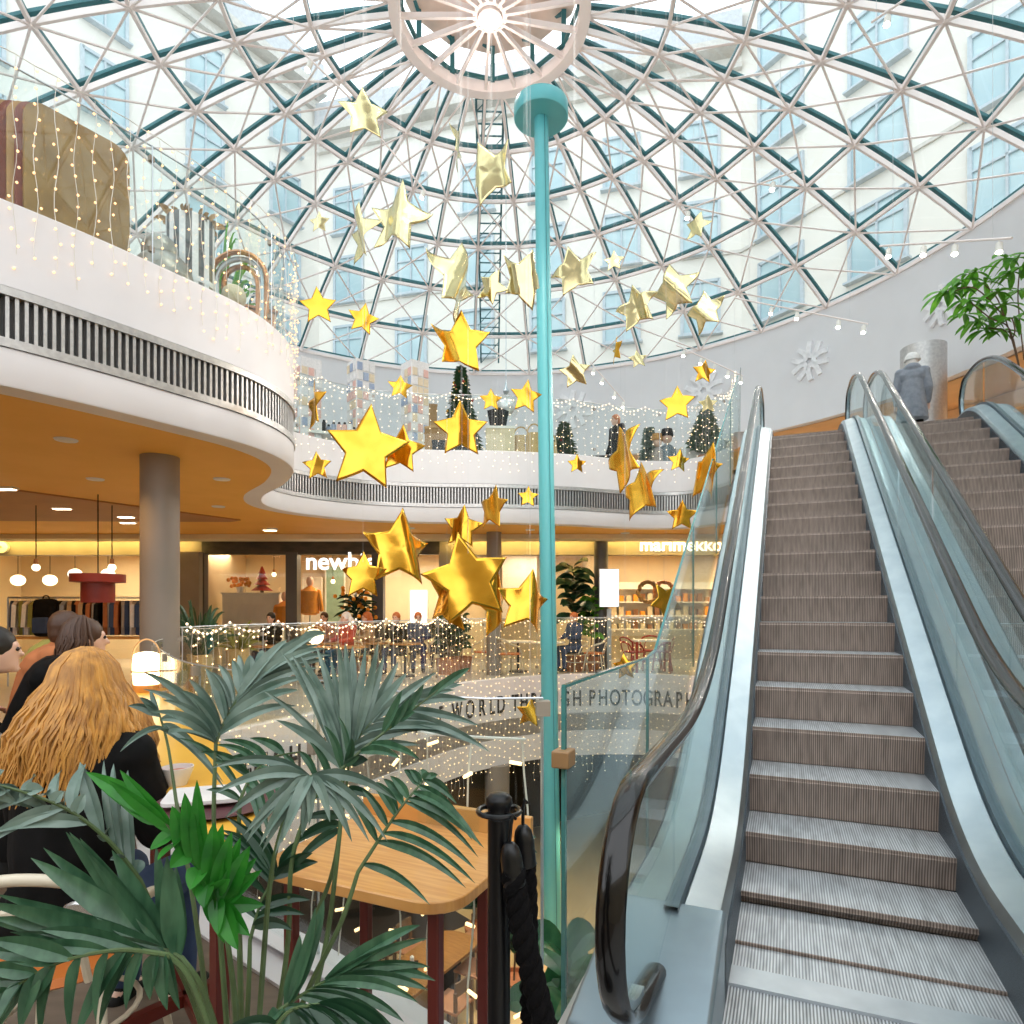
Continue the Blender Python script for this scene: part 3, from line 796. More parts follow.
# ------------------------------------------------------------------ glass railings
def px_of(p): return HX + F * p.x / p.y
def glass_rail(name, label, curve, z0, z1, plen, mount='clamp', inset=0., top=True):
    t = thing(name, label, 'glass railing', (curve[0].x, curve[0].y, 0)); o0 = Vector((curve[0].x, curve[0].y, 0))
    L = sum((b - a).length for a, b in zip(curve, curve[1:])); n = max(1, round(L / plen)); fine = resample(curve, L / n / 6.0001)
    for i in range(n):
        seg = fine[i * 6:i * 6 + 7]
        if len(seg) < 2: continue
        mb = MB(); fr = []
        for j, p in enumerate(seg):
            d = (seg[min(j + 1, len(seg) - 1)] - seg[max(j - 1, 0)]).normalized(); fr.append((Vector((p.x, p.y, 0)) - o0, Vector((d.y, -d.x, 0)), UPZ))
        mb.sweep(fr, [(-.005, z0), (.005, z0), (.005, z1), (-.005, z1)], closed=True); g = mb.build('glass_panel', 'rail_glass', t)
        p, a, u = fr[0]
        mb = MB()
        mb.tube([p + a * .02 + UPZ * (z0 + .0), p + a * .02 + UPZ * (z1 - .0)], .006, 6); mb.build('post', 'steel_rough', t)
        for zc in ((z1 - .03,) + ((z1 - .28,) if i else ()) if top == 2 else (z1 - .12, z0 + .18)):
            mb = MB(); mb.box(p + UPZ * zc, (.04, .045, .05), math.atan2(a.y, a.x)); mb.build('clamp', 'taupe_band', t)
    if top:
        mb = MB(); fr = [(Vector((p.x, p.y, 0)) - o0, Vector((1, 0, 0)), UPZ) for p in fine]
        mb.tube([f[0] + UPZ * (z1 + .004) for f in fr], .004 if top == 2 else .008, 6); mb.build('top_edge', 'steel_rough', t)
    return t
def cut(curve, f): return [p for p in curve if f(p)]
f2near = [p for p in f2curve if p.y < 8.9 and p.x < -2.5][8:]
f2far = [p for p in f2curve if p.y >= 8.9 and p.y > 9]
def off(curve, d):
    out = []
    for i, p in enumerate(curve):
        t = (curve[min(i + 1, len(curve) - 1)] - curve[max(i - 1, 0)]).normalized(); out.append(p + Vector((t.y, -t.x, 0)) * d)
    return out
glass_rail('glass_railing', 'glass railing on the near upper balcony, before the brown boards and planters', off(f2near, -.05), 4.7, 5.85, 1.6)
glass_rail('glass_railing', 'glass railing on the far upper balcony, before the card racks and decorated trees', off(f2far, -.05), 4.7, 5.85, 1.5)
i0 = min(range(len(f1curve)), key=lambda i: (f1curve[i] - Vector((-3.5, 6.7, 0))).length)
f1near, f1far = f1curve[0:i0 - 2], f1curve[i0 + 1:-10]
glass_rail('glass_railing', 'glass railing along the near edge of the void, behind the palm', off(f1near, -.03), -.3, 1.2, 1.1, top=2)
glass_rail('glass_railing', 'glass railing along the far edge of the void, above the lettered white fascia', off(f1far, -.03), .05, 1.3, 1.4)
mb = MB(); mb.sweep(band_frames(off(f1near, -.12), 0), [(-.09, .0), (-.09, .02), (.1, .02), (.1, -.02)]); struct(mb, 'trim_kerb', 'white_plaster')

# ------------------------------------------------------------------ fairy light curtains
def curtain(name, label, curve, ztop, drop, step, gap, bulb, m='bulb', side=.03, rnd=.25, wr=.003, per=1):
    t = thing(name, label, 'fairy lights', (curve[0].x, curve[0].y, ztop), 0, 'icicle light curtains'); o = Vector((curve[0].x, curve[0].y, ztop))
    c = off(curve, side); pts = resample(c, step)
    cord = MB(); cord.tube([Vector((p.x, p.y, ztop + .01 * (i % 2))) - o for i, p in enumerate(pts)], wr * 1.4, 5); cord.build('cord', 'wire', t)
    groups = []
    for i, p in enumerate(pts):
        groups.append(p)
    n = 0
    while n < len(groups):
        k = max(per, math.ceil(len(pts) / 98)); w = MB(); b = MB()
        for p in groups[n:n + k]:
            d = drop * random.uniform(1 - rnd, 1); q = []; z = 0; ph = random.random() * 6
            while z < d:
                q.append(Vector((p.x + .012 * math.sin(ph + z * 9), p.y + .012 * math.cos(ph + z * 7), ztop - z)) - o); z += .12
            if len(q) < 2: continue
            w.tube(q, wr, 3, caps=False)
            z = random.uniform(0, gap)
            while z < d:
                j = min(int(z / .12), len(q) - 1); e = Vector((random.uniform(-1, 1), random.uniform(-1, 1), random.uniform(-.6, .2))).normalized()
                cpos = Vector((q[j].x, q[j].y, -z)) + e * bulb * 1.6
                if bulb > .014 and step > .15: b.tube([cpos - e * bulb * 1.5, cpos + e * bulb * 1.2], bulb * .42, 5)
                else: b.octa(cpos, bulb)
                z += gap * random.uniform(.75, 1.3)
        s = w.build('strand', 'wire', t, fix=False); b.build('bulbs', m, s, fix=False)['kind'] = 'stuff'
        n += k
    return t
curtain('light_curtain', 'warm fairy light curtain hanging over the near upper white parapet and its glass', f2near, 5.85, 1.75, .14, .13, .0135, 'bulb_near', side=.1, rnd=.2, wr=.0028)
curtain('light_curtain', 'dense fairy light curtain hanging over the far upper white parapet', f2far, 5.8, 1.65, .16, .15, .0125, 'bulb_cool', side=.1, wr=.002)
curtain('light_curtain', 'dense golden fairy light curtain hanging below the lettered fascia across the void', f1far, 1.28, 3.6, .13, .165, .0125, side=.1, rnd=.2, wr=.002)
curtain('light_curtain', 'few long fairy light strands with stick bulbs hanging behind the bar table', f1near[2:int(len(f1near) * .5)], 1.05, 2.3, .19, .17, .016, side=.05, rnd=.3, wr=.004)
# scalloped garlands on the far rails
def garland(label, curve, z, n, bulb, drop=.12):
    t = thing('light_garland', label, 'fairy lights', (curve[0].x, curve[0].y, z), 0, 'scalloped light garlands'); o = Vector((curve[0].x, curve[0].y, z))
    L = sum((b - a).length for a, b in zip(curve, curve[1:])); pts = resample(off(curve, .04), L / (n * 10)); w = MB(); b = MB()
    q = [Vector((p.x, p.y, z - drop * math.sin(PI * (i % 10) / 10))) - o for i, p in enumerate(pts)]
    w.tube(q, .004, 4); 
    for i, p in enumerate(q): 
        b.octa(p, bulb)
        if i % 3 == 0: b.octa(p - UPZ * .07, bulb)
    s = w.build('cord', 'wire', t); b.build('bulbs', 'bulb_cool', s)['kind'] = 'stuff'
garland('scalloped string of white lights along the far upper railing before the card racks', f2far, 5.86, 16, .017)
garland('scalloped string of white lights along the railing across the void, before the diners', f1far, 1.34, 16, .018)

# ------------------------------------------------------------------ lettering on the lower fascia
fas_c = [p for p in off(f1curve, .07) if p.y > 6.6]
def on_fascia(px):
    best = None
    for a, b in zip(fas_c, fas_c[1:]):
        pa, pb = px_of(a), px_of(b)
        if (pa - px) * (pb - px) <= 0 and a.y > 7.3:
            f = (px - pa) / (pb - pa) if pb != pa else 0; best = (a.lerp(b, f), (b - a).normalized())
    return best
LET = [('E', 247), ('N', 261), ('C', 278), ('H', 295), ('F', 311), ('O', 326), ('A', 368), ('T', 382), ('I', 393), ('T', 416), ('H', 428), ('E', 441), ('W', 457), ('O', 470), ('R', 482), ('L', 492), ('D', 501),
       ('T', 515), ('H', 524), ('R', 534), ('O', 544), ('U', 554), ('G', 565), ('H', 577), ('P', 592), ('H', 603), ('O', 615), ('T', 626), ('O', 637), ('G', 648), ('R', 658), ('A', 668), ('P', 679), ('H', 690), ('Y', 701)]
mb = MB(); mb.smooth = False
for ch, px in LET:
    r = on_fascia(px)
    if not r: continue
    p, d = r; vs, fs = text_mesh(ch, .50, .006, .006)
    nrm = Vector((d.y, -d.x, 0)); xx = Vector((-nrm.y, nrm.x, 0))
    mb.add([p + xx * v.x * .62 + UPZ * (v.y - .66) + nrm * (v.z + .004) for v in vs], fs)
tag(mb.build('fascia_lettering', 'sign_dark'), 'dark stencilled capital letters running round the white fascia of the void', 'lettering')
# ------------------------------------------------------------------ hanging foil stars
def star_mesh(mb, R, bend, axis, wav, ph, inner=.45):
    pts = []
    for i in range(10):
        a = PI / 2 + i * PI / 5; r = R if i % 2 == 0 else R * inner
        pts.append(Vector((r * math.cos(a), 0, r * math.sin(a))))
    vs = []; idx = {}
    def V(p):
        k = (round(p.x, 5), round(p.z, 5))
        if k not in idx: idx[k] = len(vs); vs.append(p.copy())
        return idx[k]
    fs = []; n = 7
    for i in range(10):
        a, b = pts[i], pts[(i + 1) % 10]
        for u in range(n):
            for v in range(n - u):
                def P(x, y): return a * (x / n) + b * (y / n)
                fs.append((V(P(u, v)), V(P(u + 1, v)), V(P(u, v + 1))))
                if u + v < n - 1: fs.append((V(P(u + 1, v)), V(P(u + 1, v + 1)), V(P(u, v + 1))))
    ca, sa = math.cos(axis), math.sin(axis); out = []
    for p in vs:
        s = (p.x * ca + p.z * sa) / R; t = (-p.x * sa + p.z * ca) / R
        y = .5 * bend * s * s * R + wav * R * math.sin(5. * s + ph + .8 * t)
        k = 1 - .12 * abs(bend) * s * s
        s2 = s * k; out.append(Vector(((s2 * ca - t * sa) * R, y, (s2 * sa + t * ca) * R)))
    mb.add(out, fs)
G, P_ = 'gold_foil', 'daylit_foil'
STARS = [ # px, py, radius px, yaw, roll, bend, wave, foil, label
 (364, 114, 26, 8, -4, .15, .05, P_, 'pale gold star hanging highest of all, below the hub ring, alone near the dome bars'),
 (489, 172, 33, 42, -18, .5, .16, P_, 'crumpled pale star in front of the roof ladder, beside the top of the teal pole'),
 (458, 146, 22, 80, 10, .3, .1, P_, 'thin pale star seen edge on near the top of the roof ladder'),
 (397, 218, 36, 25, 12, .35, .16, P_, 'large wavy silver-gold star high in the dome with a green reflection'),
 (360, 235, 30, 62, 8, .5, .14, P_, 'narrow folded pale star touching the large wavy silver-gold one'),
 (319, 222, 11, 20, 0, .2, .05, P_, 'small pale star over the upper plants, left of the narrow folded one'),
 (457, 282, 43, 58, 10, .5, .16, P_, 'tall twisted pale star beside the ladder, above the star with a folded yellow top'),
 (491, 287, 18, 18, 30, .4, .12, P_, 'small silvery star between the tall twisted one and the teal pole'),
 (524, 279, 30, 38, 12, .45, .16, P_, 'wavy pale star just left of the teal pole'),
 (574, 271, 27, 15, -14, .3, .14, P_, 'wavy pale star just right of the teal pole, upper one'),
 (614, 261, 11, 8, 0, .15, .05, P_, 'tiny star right of the wavy one beside the teal pole, under the dome glass'),
 (636, 307, 25, 25, -12, .5, .16, P_, 'ruffled pale star third from the teal pole, lowest of its row of big ones'),
 (674, 290, 28, 30, -10, .5, .16, P_, 'ruffled pale star overlapped by a smaller one at the right end of the high row'),
 (697, 226, 15, 30, 14, .3, .1, P_, 'small pale star alone high at the right, above the row of ruffled ones'),
 (705, 311, 23, 32, -8, .4, .14, P_, 'pale star with a bronze tip, last to the right in the high row'),
 (318, 306, 19, 6, -4, .1, .04, G, 'flat gold star beside the upper light curtain, higher of two there'),
 (363, 319, 16, 6, 10, .1, .04, G, 'flat gold star right of the flat one beside the upper light curtain'),
 (460, 344, 33, 6, 2, -.9, .1, G, 'bright yellow star folded over at the top, above the decorated tree'),
 (638, 359, 10, 12, -8, .1, .05, P_, 'tiny star on the grey drum wall, right of the edge-on one'),
 (616, 350, 14, 74, 0, .2, .1, G, 'small star seen edge on before the lowest dome glass'),
 (575, 372, 17, 8, -6, .35, .1, P_, 'pale creased star just right of the teal pole on the grey wall'),
 (400, 387, 13, 6, 4, .1, .04, G, 'small gold star in front of the third card rack'),
 (491, 400, 12, 8, 0, .1, .04, G, 'small gold star beside the glass pendant, right of the decorated tree'),
 (526, 397, 17, 10, 6, .15, .06, G, 'gold star with a bright bottom touching the teal pole, level with the glass pendant'),
 (314, 405, 25, 70, 0, .3, .1, G, 'narrow turned gold star in front of the first card rack'),
 (366, 449, 44, 12, 8, .12, .05, G, 'biggest flat gold star, dusted with lights, before the far parapet'),
 (401, 450, 25, 6, 6, .2, .1, G, 'wavy gold star right of the biggest flat one'),
 (461, 430, 29, 8, -2, .18, .07, G, 'gold star with a white glint below the decorated tree'),
 (317, 466, 15, 6, -4, .15, .08, G, 'small gold star below the rack balcony, left of the biggest one'),
 (400, 549, 41, 28, 4, .4, .14, G, 'large crinkled gold star in front of the dark shop fascia'),
 (462, 527, 22, 14, 8, .4, .12, G, 'rolled gold star above the large pair, before the far ceiling edge'),
 (492, 508, 24, 52, 4, .2, .06, G, 'slim gold star at the head of the far grey pillar'),
 (528, 497, 11, 8, 4, .1, .04, G, 'tiny gold star on the grey grille just left of the teal pole'),
 (363, 576, 25, 6, 0, .7, .08, G, 'fat folded gold star covering the end of the white shop name'),
 (468, 580, 48, 14, -12, .15, .04, G, 'large smooth amber star, nearer half of the big lower pair'),
 (447, 596, 38, 48, 16, .45, .12, G, 'large dark mirrored gold star behind the smooth amber one'),
 (497, 604, 36, 62, -4, .4, .1, G, 'narrow glowing gold star right of the smooth amber one'),
 (527, 603, 34, 30, 10, .6, .16, G, 'crumpled gold star tucked against the teal pole, low in the void'),
 (577, 464, 10, 10, 0, .2, .06, G, 'tiny gold star right of the teal pole, before the small lit tree'),
 (623, 456, 37, 64, -24, .3, .14, G, 'tall crushed gold star before the far parapet, upper of two stuck together'),
 (641, 490, 32, 50, -14, .35, .14, G, 'crushed gold star before the far parapet, lower of two stuck together'),
 (682, 516, 16, 6, 2, .1, .05, G, 'smooth gold star just above the shop name beside the escalator'),
 (679, 461, 12, 16, 4, .3, .1, G, 'small gold star below the two costumed figures'),
 (706, 474, 31, 66, 12, .3, .14, G, 'tall gold star half hidden by the escalator glass'),
 (677, 404, 19, 10, 0, .2, .08, G, 'gold star with one bright corner on the white wall emblem'),
 (708, 404, 10, 6, 0, .1, .04, P_, 'tiny matte star right above the potted lit tree by the escalator'),
 (704, 372, 12, 10, 8, .2, .06, G, 'small gold star on the grey wall under the row of spotlights'),
 (530, 713, 15, 14, 8, .2, .08, G, 'small gold star low in the void on the near railing beside the teal pole'),
 (625, 667, 14, 20, -6, .3, .1, G, 'small gold star at the edge of the sloping glass guard'),
 (666, 601, 20, 30, 40, .1, .04, G, 'dark gold star corner poking out behind the escalator guard glass'),
]
rnd = random.Random(3)
for (px, py, r, yaw, roll, bend, wav, foil, label) in STARS:
    R = .46 if r >= 36 else .36 if r >= 28 else .27 if r >= 20 else .2 if r >= 13 else .15
    Y = min(11.2, max(3.2, F * R / r))
    if py > 640: Y = 2.9 if px < 600 else 4.6; R = r * Y / F
    if (px, py) == (666, 601): Y = 7.0; R = r * Y / F
    p = at(px, py, Y)
    # the void ends where the upper balcony starts: keep the star clear of it
    R = r * p.y / F
    t = thing('hanging_star', label, 'star', p, math.radians(yaw) * (1 if rnd.random() < .5 else -1) + math.atan2(-p.x, p.y) * .8, 'gold foil stars')
    mb = MB(); star_mesh(mb, R * 1.02, bend, rnd.uniform(-.5, .5), wav * .9, rnd.uniform(0, 6), .5)
    o = mb.build('foil', foil, t, fix=False); o.rotation_euler = (rnd.uniform(-.12, .12), math.radians(roll), 0)
    so = o.modifiers.new('s', 'SOLIDIFY'); so.thickness = .004; so.offset = 0
    rho = math.hypot(p.x - DC.x, p.y - DC.y); zt = domez(rho) - p.z if rho < 10 else 5
    mb = MB(); mb.tube([(0, 0, R * .55), (0, 0, max(zt, R * .6))], .0011, 3); mb.build('thread', 'thread', t, fix=False)

# ------------------------------------------------------------------ teal pole
pb = at(553, 965, 11.0); pt = at(541, 108, 11.0)
tp = thing('teal_pole', 'tall turquoise pole with a round disc on top rising through the void', 'pole', (pb.x, 11.0, F0Z))
lean = Vector((pt.x - pb.x, 0, pt.z - F0Z))
mb = MB(); mb.tube([Vector((0, 0, 0)), lean], [.152, .12], 28); mb.build('shaft', 'teal', tp)
mb = MB(); mb.beam(Vector((.06, -.142, 0)), lean + Vector((.05, -.114, 0)), .008, .01, up=(0, 1, 0)); mb.build('seam', 'dome_green', tp)
mb = MB(); mb.lathe([(.01, -.19), (.45, -.19), (.465, -.17), (.465, .04), (.45, .06), (.01, .06)], lean, 48); mb.build('disc', 'teal', tp)
mb = MB(); mb.lathe([(.3, 0), (.3, .03), (.13, .06)], (0, 0, 0), 32); mb.build('base_ring', 'teal', tp)

# roof ladder on the far side of the dome
a0 = R_(92.0); lad = thing('roof_ladder', 'dark green maintenance ladder climbing the far side of the dome to the hub', 'ladder', (0, 0, 0))
rr = [1.9 + (10.1 - 1.9) * i / 24 for i in range(25)]
tang = Vector((-math.sin(a0), math.cos(a0), 0))
for s in (-1, 1):
    mb = MB()
    for r0, r1 in zip(rr, rr[1:]): mb.beam(dome(r0, a0, .4) + tang * .3 * s, dome(r1, a0, .4) + tang * .3 * s, .05, .05)
    mb.build('stile', 'dome_green', lad)
r = 2.0
while r < 10.1:
    mb = MB(); mb.tube([dome(r, a0, .4) - tang * .3, dome(r, a0, .4) + tang * .3], .02, 6); mb.build('rung', 'dome_green', lad); r += .3
mb = MB()
for i in range(0, 24, 2): 
    mb.tube([dome(rr[i], a0, .4) - tang * .28, dome(rr[i + 2], a0, .4) + tang * .28], .012, 5)
    for s in (-1, 1): mb.tube([dome(rr[i], a0, .15) + tang * .3 * s, dome(rr[i], a0, .4) + tang * .3 * s], .015, 5)
mb.build('brace', 'dome_green', lad)
# ------------------------------------------------------------------ leaves
def blade(mb, a, c, b, w, fold=.25, n=8, wd=None, peak=.4, blunt=0.):
    """one leaf blade along a quadratic curve a-c-b"""
    a, c, b = Vector(a), Vector(c), Vector(b); vs = []
    for i in range(n + 1):
        t = i / n; p = a * (1 - t) ** 2 + c * 2 * t * (1 - t) + b * t * t
        d = ((c - a) * (1 - t) + (b - c) * t)
        d = d.normalized() if d.length > 1e-6 else Vector((0, 0, 1))
        s = d.cross(wd if wd is not None else Vector((0, -1, .25)))
        s = s.normalized() if s.length > 1e-3 else Vector((1, 0, 0))
        u = s.cross(d)
        if t < peak: k = .3 + .7 * math.sin(t / peak * PI / 2)
        else: k = max(blunt * (1 if t < .93 else .4), math.cos((t - peak) / (1 - peak) * PI / 2) ** .75)
        if i == n: k = .02
        h = w * k / 2; vs += [p - s * h + u * h * fold * 2, p, p + s * h + u * h * fold * 2]
    fs = []
    for i in range(n):
        for k in range(2): fs.append((3 * i + k, 3 * i + k + 1, 3 * i + 3 + k + 1, 3 * i + 3 + k))
    mb.add(vs, fs)
def along(pts, t):
    x = t * (len(pts) - 1); i = min(int(x), len(pts) - 2); return pts[i].lerp(pts[i + 1], x - i), (pts[i + 1] - pts[i]).normalized()
rp_ = random.Random(11)
def frond(parent, org, stem, rach, tips, m, w=.034, up=.16, ahead=.3, fold=.3, r0=.006, dense=True):
    w = w * .66
    """stem and rachis: (px, py, depth); tips: (px, py, depth, place on the rachis)"""
    st = catmull([at(*p) for p in stem] + [at(*rach[0])], 6); ra = catmull([at(*p) for p in rach], 6)
    allp = st[:-1] + ra; mb = MB(); mb.m = 1; N = len(allp)
    mb.tube([p - org for p in allp], [r0 * (1 - .7 * i / N) for i in range(N)], 6)
    mb.m = 0
    full = []
    for q0, q1 in zip(tips, tips[1:] + [None]):
        full.append(q0)
        if q1 and dense and math.hypot(q0[0] - q1[0], q0[1] - q1[1]) < 75:
            f = rp_.uniform(.35, .65); base_ = along(ra, (q0[3] + q1[3]) / 2)[0]
            g = [q0[i] * (1 - f) + q1[i] * f for i in range(4)]; bx, by = HX + F * base_.x / base_.y, HY - F * (base_.z - EYE) / base_.y
            e = rp_.uniform(.98, 1.1); full.append((bx + (g[0] - bx) * e, by + (g[1] - by) * e, g[2] + rp_.uniform(-.05, .05), g[3]))
    for (px, py, Y, t) in full:
        a, d = along(ra, t); b = at(px, py, Y); L = (b - a).length
        c = a + (b - a) * .45 + d * L * ahead * .5 + UPZ * L * up
        wd = Vector((rp_.uniform(-.5, .5), -1, rp_.uniform(-.1, .6)))
        blade(mb, a - org, c - org, b - org, w * rp_.uniform(.8, 1.15), fold, 10, wd, peak=.3)
    o = mb.build('frond', [m, 'stalk'], parent, fix=False); return o
PO = Vector((-.53, 1.2, 0))
palm = thing('kentia_palm', 'big potted palm with long arching grey-green fronds, nearest of all the plants', 'plant', PO)
mb = MB(); mb.lathe([(.01, .0), (.12, 0), (.165, .40), (.175, .43), (.15, .43), (.145, .38), (.01, .38)], (0, 0, 0), 28); mb.build('pot', 'pot_black', palm)
D = 1.2
# A: pale frond sweeping up to the right over the railing
frond(palm, PO, [(236, 1140, 1.2), (222, 960, 1.25), (214, 830, 1.3)], [(216, 742, 1.35), (234, 704, 1.4), (262, 668, 1.45), (300, 640, 1.5)],
      [(143, 672, 1.3, .0), (150, 712, 1.25, .0), (180, 690, 1.32, .1), (205, 668, 1.4, .2), (212, 672, 1.42, .3), (232, 660, 1.45, .42), (250, 655, 1.45, .5), (314, 632, 1.55, .3), (322, 644, 1.5, .45), (330, 655, 1.5, .5),
       (318, 668, 1.45, .35), (300, 690, 1.4, .15), (312, 640, 1.55, .8), (308, 648, 1.5, .9), (262, 650, 1.5, .6), (326, 634, 1.5, 1.0), (140, 735, 1.2, .0), (296, 706, 1.35, .08)], 'leaf_grey', .036, up=.10)
# B: upright fan in the middle
frond(palm, PO, [(262, 1140, 1.2), (318, 980, 1.25), (338, 850, 1.3)], [(343, 770, 1.35), (352, 748, 1.36), (372, 722, 1.38), (400, 704, 1.4)],
      [(281, 652, 1.4, .0), (300, 655, 1.4, .05), (330, 658, 1.42, .12), (345, 642, 1.42, .2), (366, 646, 1.42, .32), (384, 655, 1.42, .45), (408, 672, 1.42, .6), (460, 682, 1.42, .75), (455, 690, 1.4, .9),
       (490, 752, 1.3, .8), (478, 744, 1.33, .6), (447, 728, 1.35, .5), (410, 732, 1.36, .35), (262, 690, 1.35, .0), (468, 700, 1.38, 1.), (276, 720, 1.3, .02), (420, 745, 1.32, .25)], 'leaf_grey', .034, up=.06, ahead=.2)
frond(palm, PO, [(256, 1140, 1.18), (286, 960, 1.2), (292, 860, 1.22)], [(312, 800, 1.24), (348, 762, 1.26), (392, 726, 1.3), (438, 690, 1.34)],
      [(470, 668, 1.36, 1.), (452, 676, 1.36, .9), (402, 690, 1.3, .6), (415, 712, 1.3, .7), (310, 742, 1.25, .2), (338, 716, 1.28, .35), (360, 756, 1.24, .3), (420, 760, 1.26, .5), (330, 780, 1.22, .1), (302, 772, 1.22, .05)], 'leaf_kentia', .026, up=.05)
# C: drooping star of leaflets
frond(palm, PO, [(252, 1140, 1.15), (262, 980, 1.12), (272, 870, 1.1)], [(290, 800, 1.08), (303, 779, 1.08), (312, 776, 1.08)],
      [(244, 835, 1.05, .8), (275, 855, 1.04, .9), (290, 826, 1.05, .95), (309, 826, 1.05, .9), (388, 842, 1.06, 1.), (352, 842, 1.06, .95), (232, 786, 1.1, .7), (396, 800, 1.12, 1.), (212, 768, 1.12, .8), (225, 818, 1.08, .6), (262, 852, 1.05, .85), (330, 822, 1.05, 1.)],
      'leaf_grey', .030, up=.24, ahead=.1)
# D: frond arching out to the left
frond(palm, PO, [(228, 1140, 1.15), (200, 1020, 1.12), (168, 944, 1.1)], [(140, 880, 1.08), (110, 842, 1.06), (72, 812, 1.04), (30, 794, 1.02), (-14, 782, 1.)],
      [(4, 770, 1.05, .95), (-30, 765, 1.05, .9), (-20, 850, 1.0, .55), (-30, 810, 1.0, .85), (20, 806, 1.02, .97), (52, 812, 1.05, .8), (36, 776, 1.08, .75), (66, 818, 1.06, .62), (62, 770, 1.1, .6), (84, 826, 1.06, .45), (86, 764, 1.12, .5), (112, 838, 1.08, .3), (80, 762, 1.12, .3),
       (-10, 834, 1.0, .4), (110, 860, 1.05, .15), (104, 760, 1.12, .2), (128, 770, 1.15, .08), (140, 860, 1.1, .05)], 'leaf_grey', .033, up=.12, ahead=.15)
# E: young bright green leaf in the centre
frond(palm, PO, [(240, 1140, 1.1), (236, 1020, 1.06), (230, 960, 1.04)], [(222, 905, 1.03), (200, 868, 1.03), (160, 815, 1.04)],
      [(86, 772, 1.06, 1.), (110, 792, 1.05, .9), (120, 770, 1.05, .8), (197, 780, 1.03, .45), (172, 806, 1.03, .6), (214, 822, 1.02, .3), (232, 832, 1.02, .15), (250, 846, 1.03, .0), (262, 870, 1.04, .0), (190, 890, 1.0, .5), (204, 908, 1.0, .35), (218, 935, 1.0, .15), (238, 950, 1.0, .0), (264, 905, 1.05, .0), (150, 850, 1.02, .8), (170, 868, 1.0, .65)],
      'leaf_bright', .046, up=.02, ahead=.05, fold=.2)
# F: dark fan low on the left
frond(palm, PO, [(236, 1140, 1.05), (218, 1040, 1.02), (200, 985, 1.0)], [(182, 958, 1.), (172, 952, 1.), (162, 948, 1.)],
      [(31, 858, .98, 1.), (66, 832, 1., .9), (80, 838, 1.0, .85), (156, 846, 1.05, .4), (176, 866, 1.05, .2), (-4, 894, .95, 1.), (-10, 917, .94, 1.), (10, 932, .94, 1.), (112, 850, 1.02, .7)], 'leaf_kentia', .048, up=.02, ahead=.0, fold=.15)
frond(palm, PO, [(240, 1150, 1.02), (216, 1050, .98), (190, 980, .96)], [(168, 955, .95), (120, 950, .93), (60, 962, .91), (10, 990, .9)],
      [(-10, 940, .9, .6), (-20, 968, .9, .8), (-20, 1005, .88, 1.), (20, 1030, .88, .8), (70, 1034, .9, .55), (10, 950, .92, .4), (96, 1022, .9, .4), (40, 930, .95, .2), (126, 1010, .92, .2), (75, 1040, .9, .3), (150, 1000, .93, .1), (180, 1010, .94, .0), (30, 1006, .9, .7), (-20, 1040, .88, .9)], 'leaf_kentia', .036, up=.1, ahead=.1)
# G: leaflets at the lower right
frond(palm, PO, [(250, 1150, 1.05), (262, 1060, 1.04)], [(280, 1010, 1.04), (300, 996, 1.05), (330, 978, 1.06)],
      [(420, 925, 1.1, .9), (430, 967, 1.08, 1.), (428, 990, 1.06, .9), (404, 1022, 1.04, .7), (372, 1040, 1.02, .5), (300, 935, 1.08, .2), (324, 900, 1.1, .3), (350, 1045, 1.02, .2), (262, 1030, 1., .0), (280, 1050, 1., .1)], 'leaf_kentia', .034, up=.1)
frond(palm, PO, [(258, 1150, 1.0), (262, 1080, .98)], [(274, 1028, .97), (292, 1010, .97), (320, 1004, .97)],
      [(240, 1050, .95, .0), (400, 1050, .97, 1.), (372, 1060, .96, .9), (345, 1064, .95, .7), (315, 1066, .95, .5), (220, 1034, .95, .1), (390, 1030, .98, 1.)], 'leaf_dark', .04, up=.12)
# H: dark frond across the bar table
frond(palm, PO, [(262, 1140, 1.12), (300, 1010, 1.14), (340, 925, 1.16)], [(358, 872, 1.18), (380, 838, 1.2), (402, 806, 1.22), (424, 780, 1.25)],
      [(484, 848, 1.16, .75), (472, 840, 1.18, .9), (476, 870, 1.14, .5), (466, 888, 1.12, .3), (404, 770, 1.28, .9), (420, 770, 1.28, 1.), (438, 775, 1.26, 1.), (457, 804, 1.22, 1.), (376, 782, 1.24, .6), (390, 776, 1.25, .75), (362, 790, 1.22, .45), (430, 905, 1.1, .1), (350, 800, 1.2, .3)],
      'leaf_kentia', .026, up=.12, ahead=.15)
frond(palm, PO, [(258, 1140, 1.25), (300, 960, 1.3), (330, 880, 1.32)], [(340, 830, 1.34), (346, 790, 1.36), (350, 750, 1.38)],
      [(358, 740, 1.4, 1.), (368, 760, 1.38, .8), (322, 752, 1.4, .8), (312, 800, 1.3, .5), (376, 800, 1.35, .5), (300, 820, 1.3, .2), (290, 870, 1.28, .0)], 'leaf_dark', .034, up=.04)
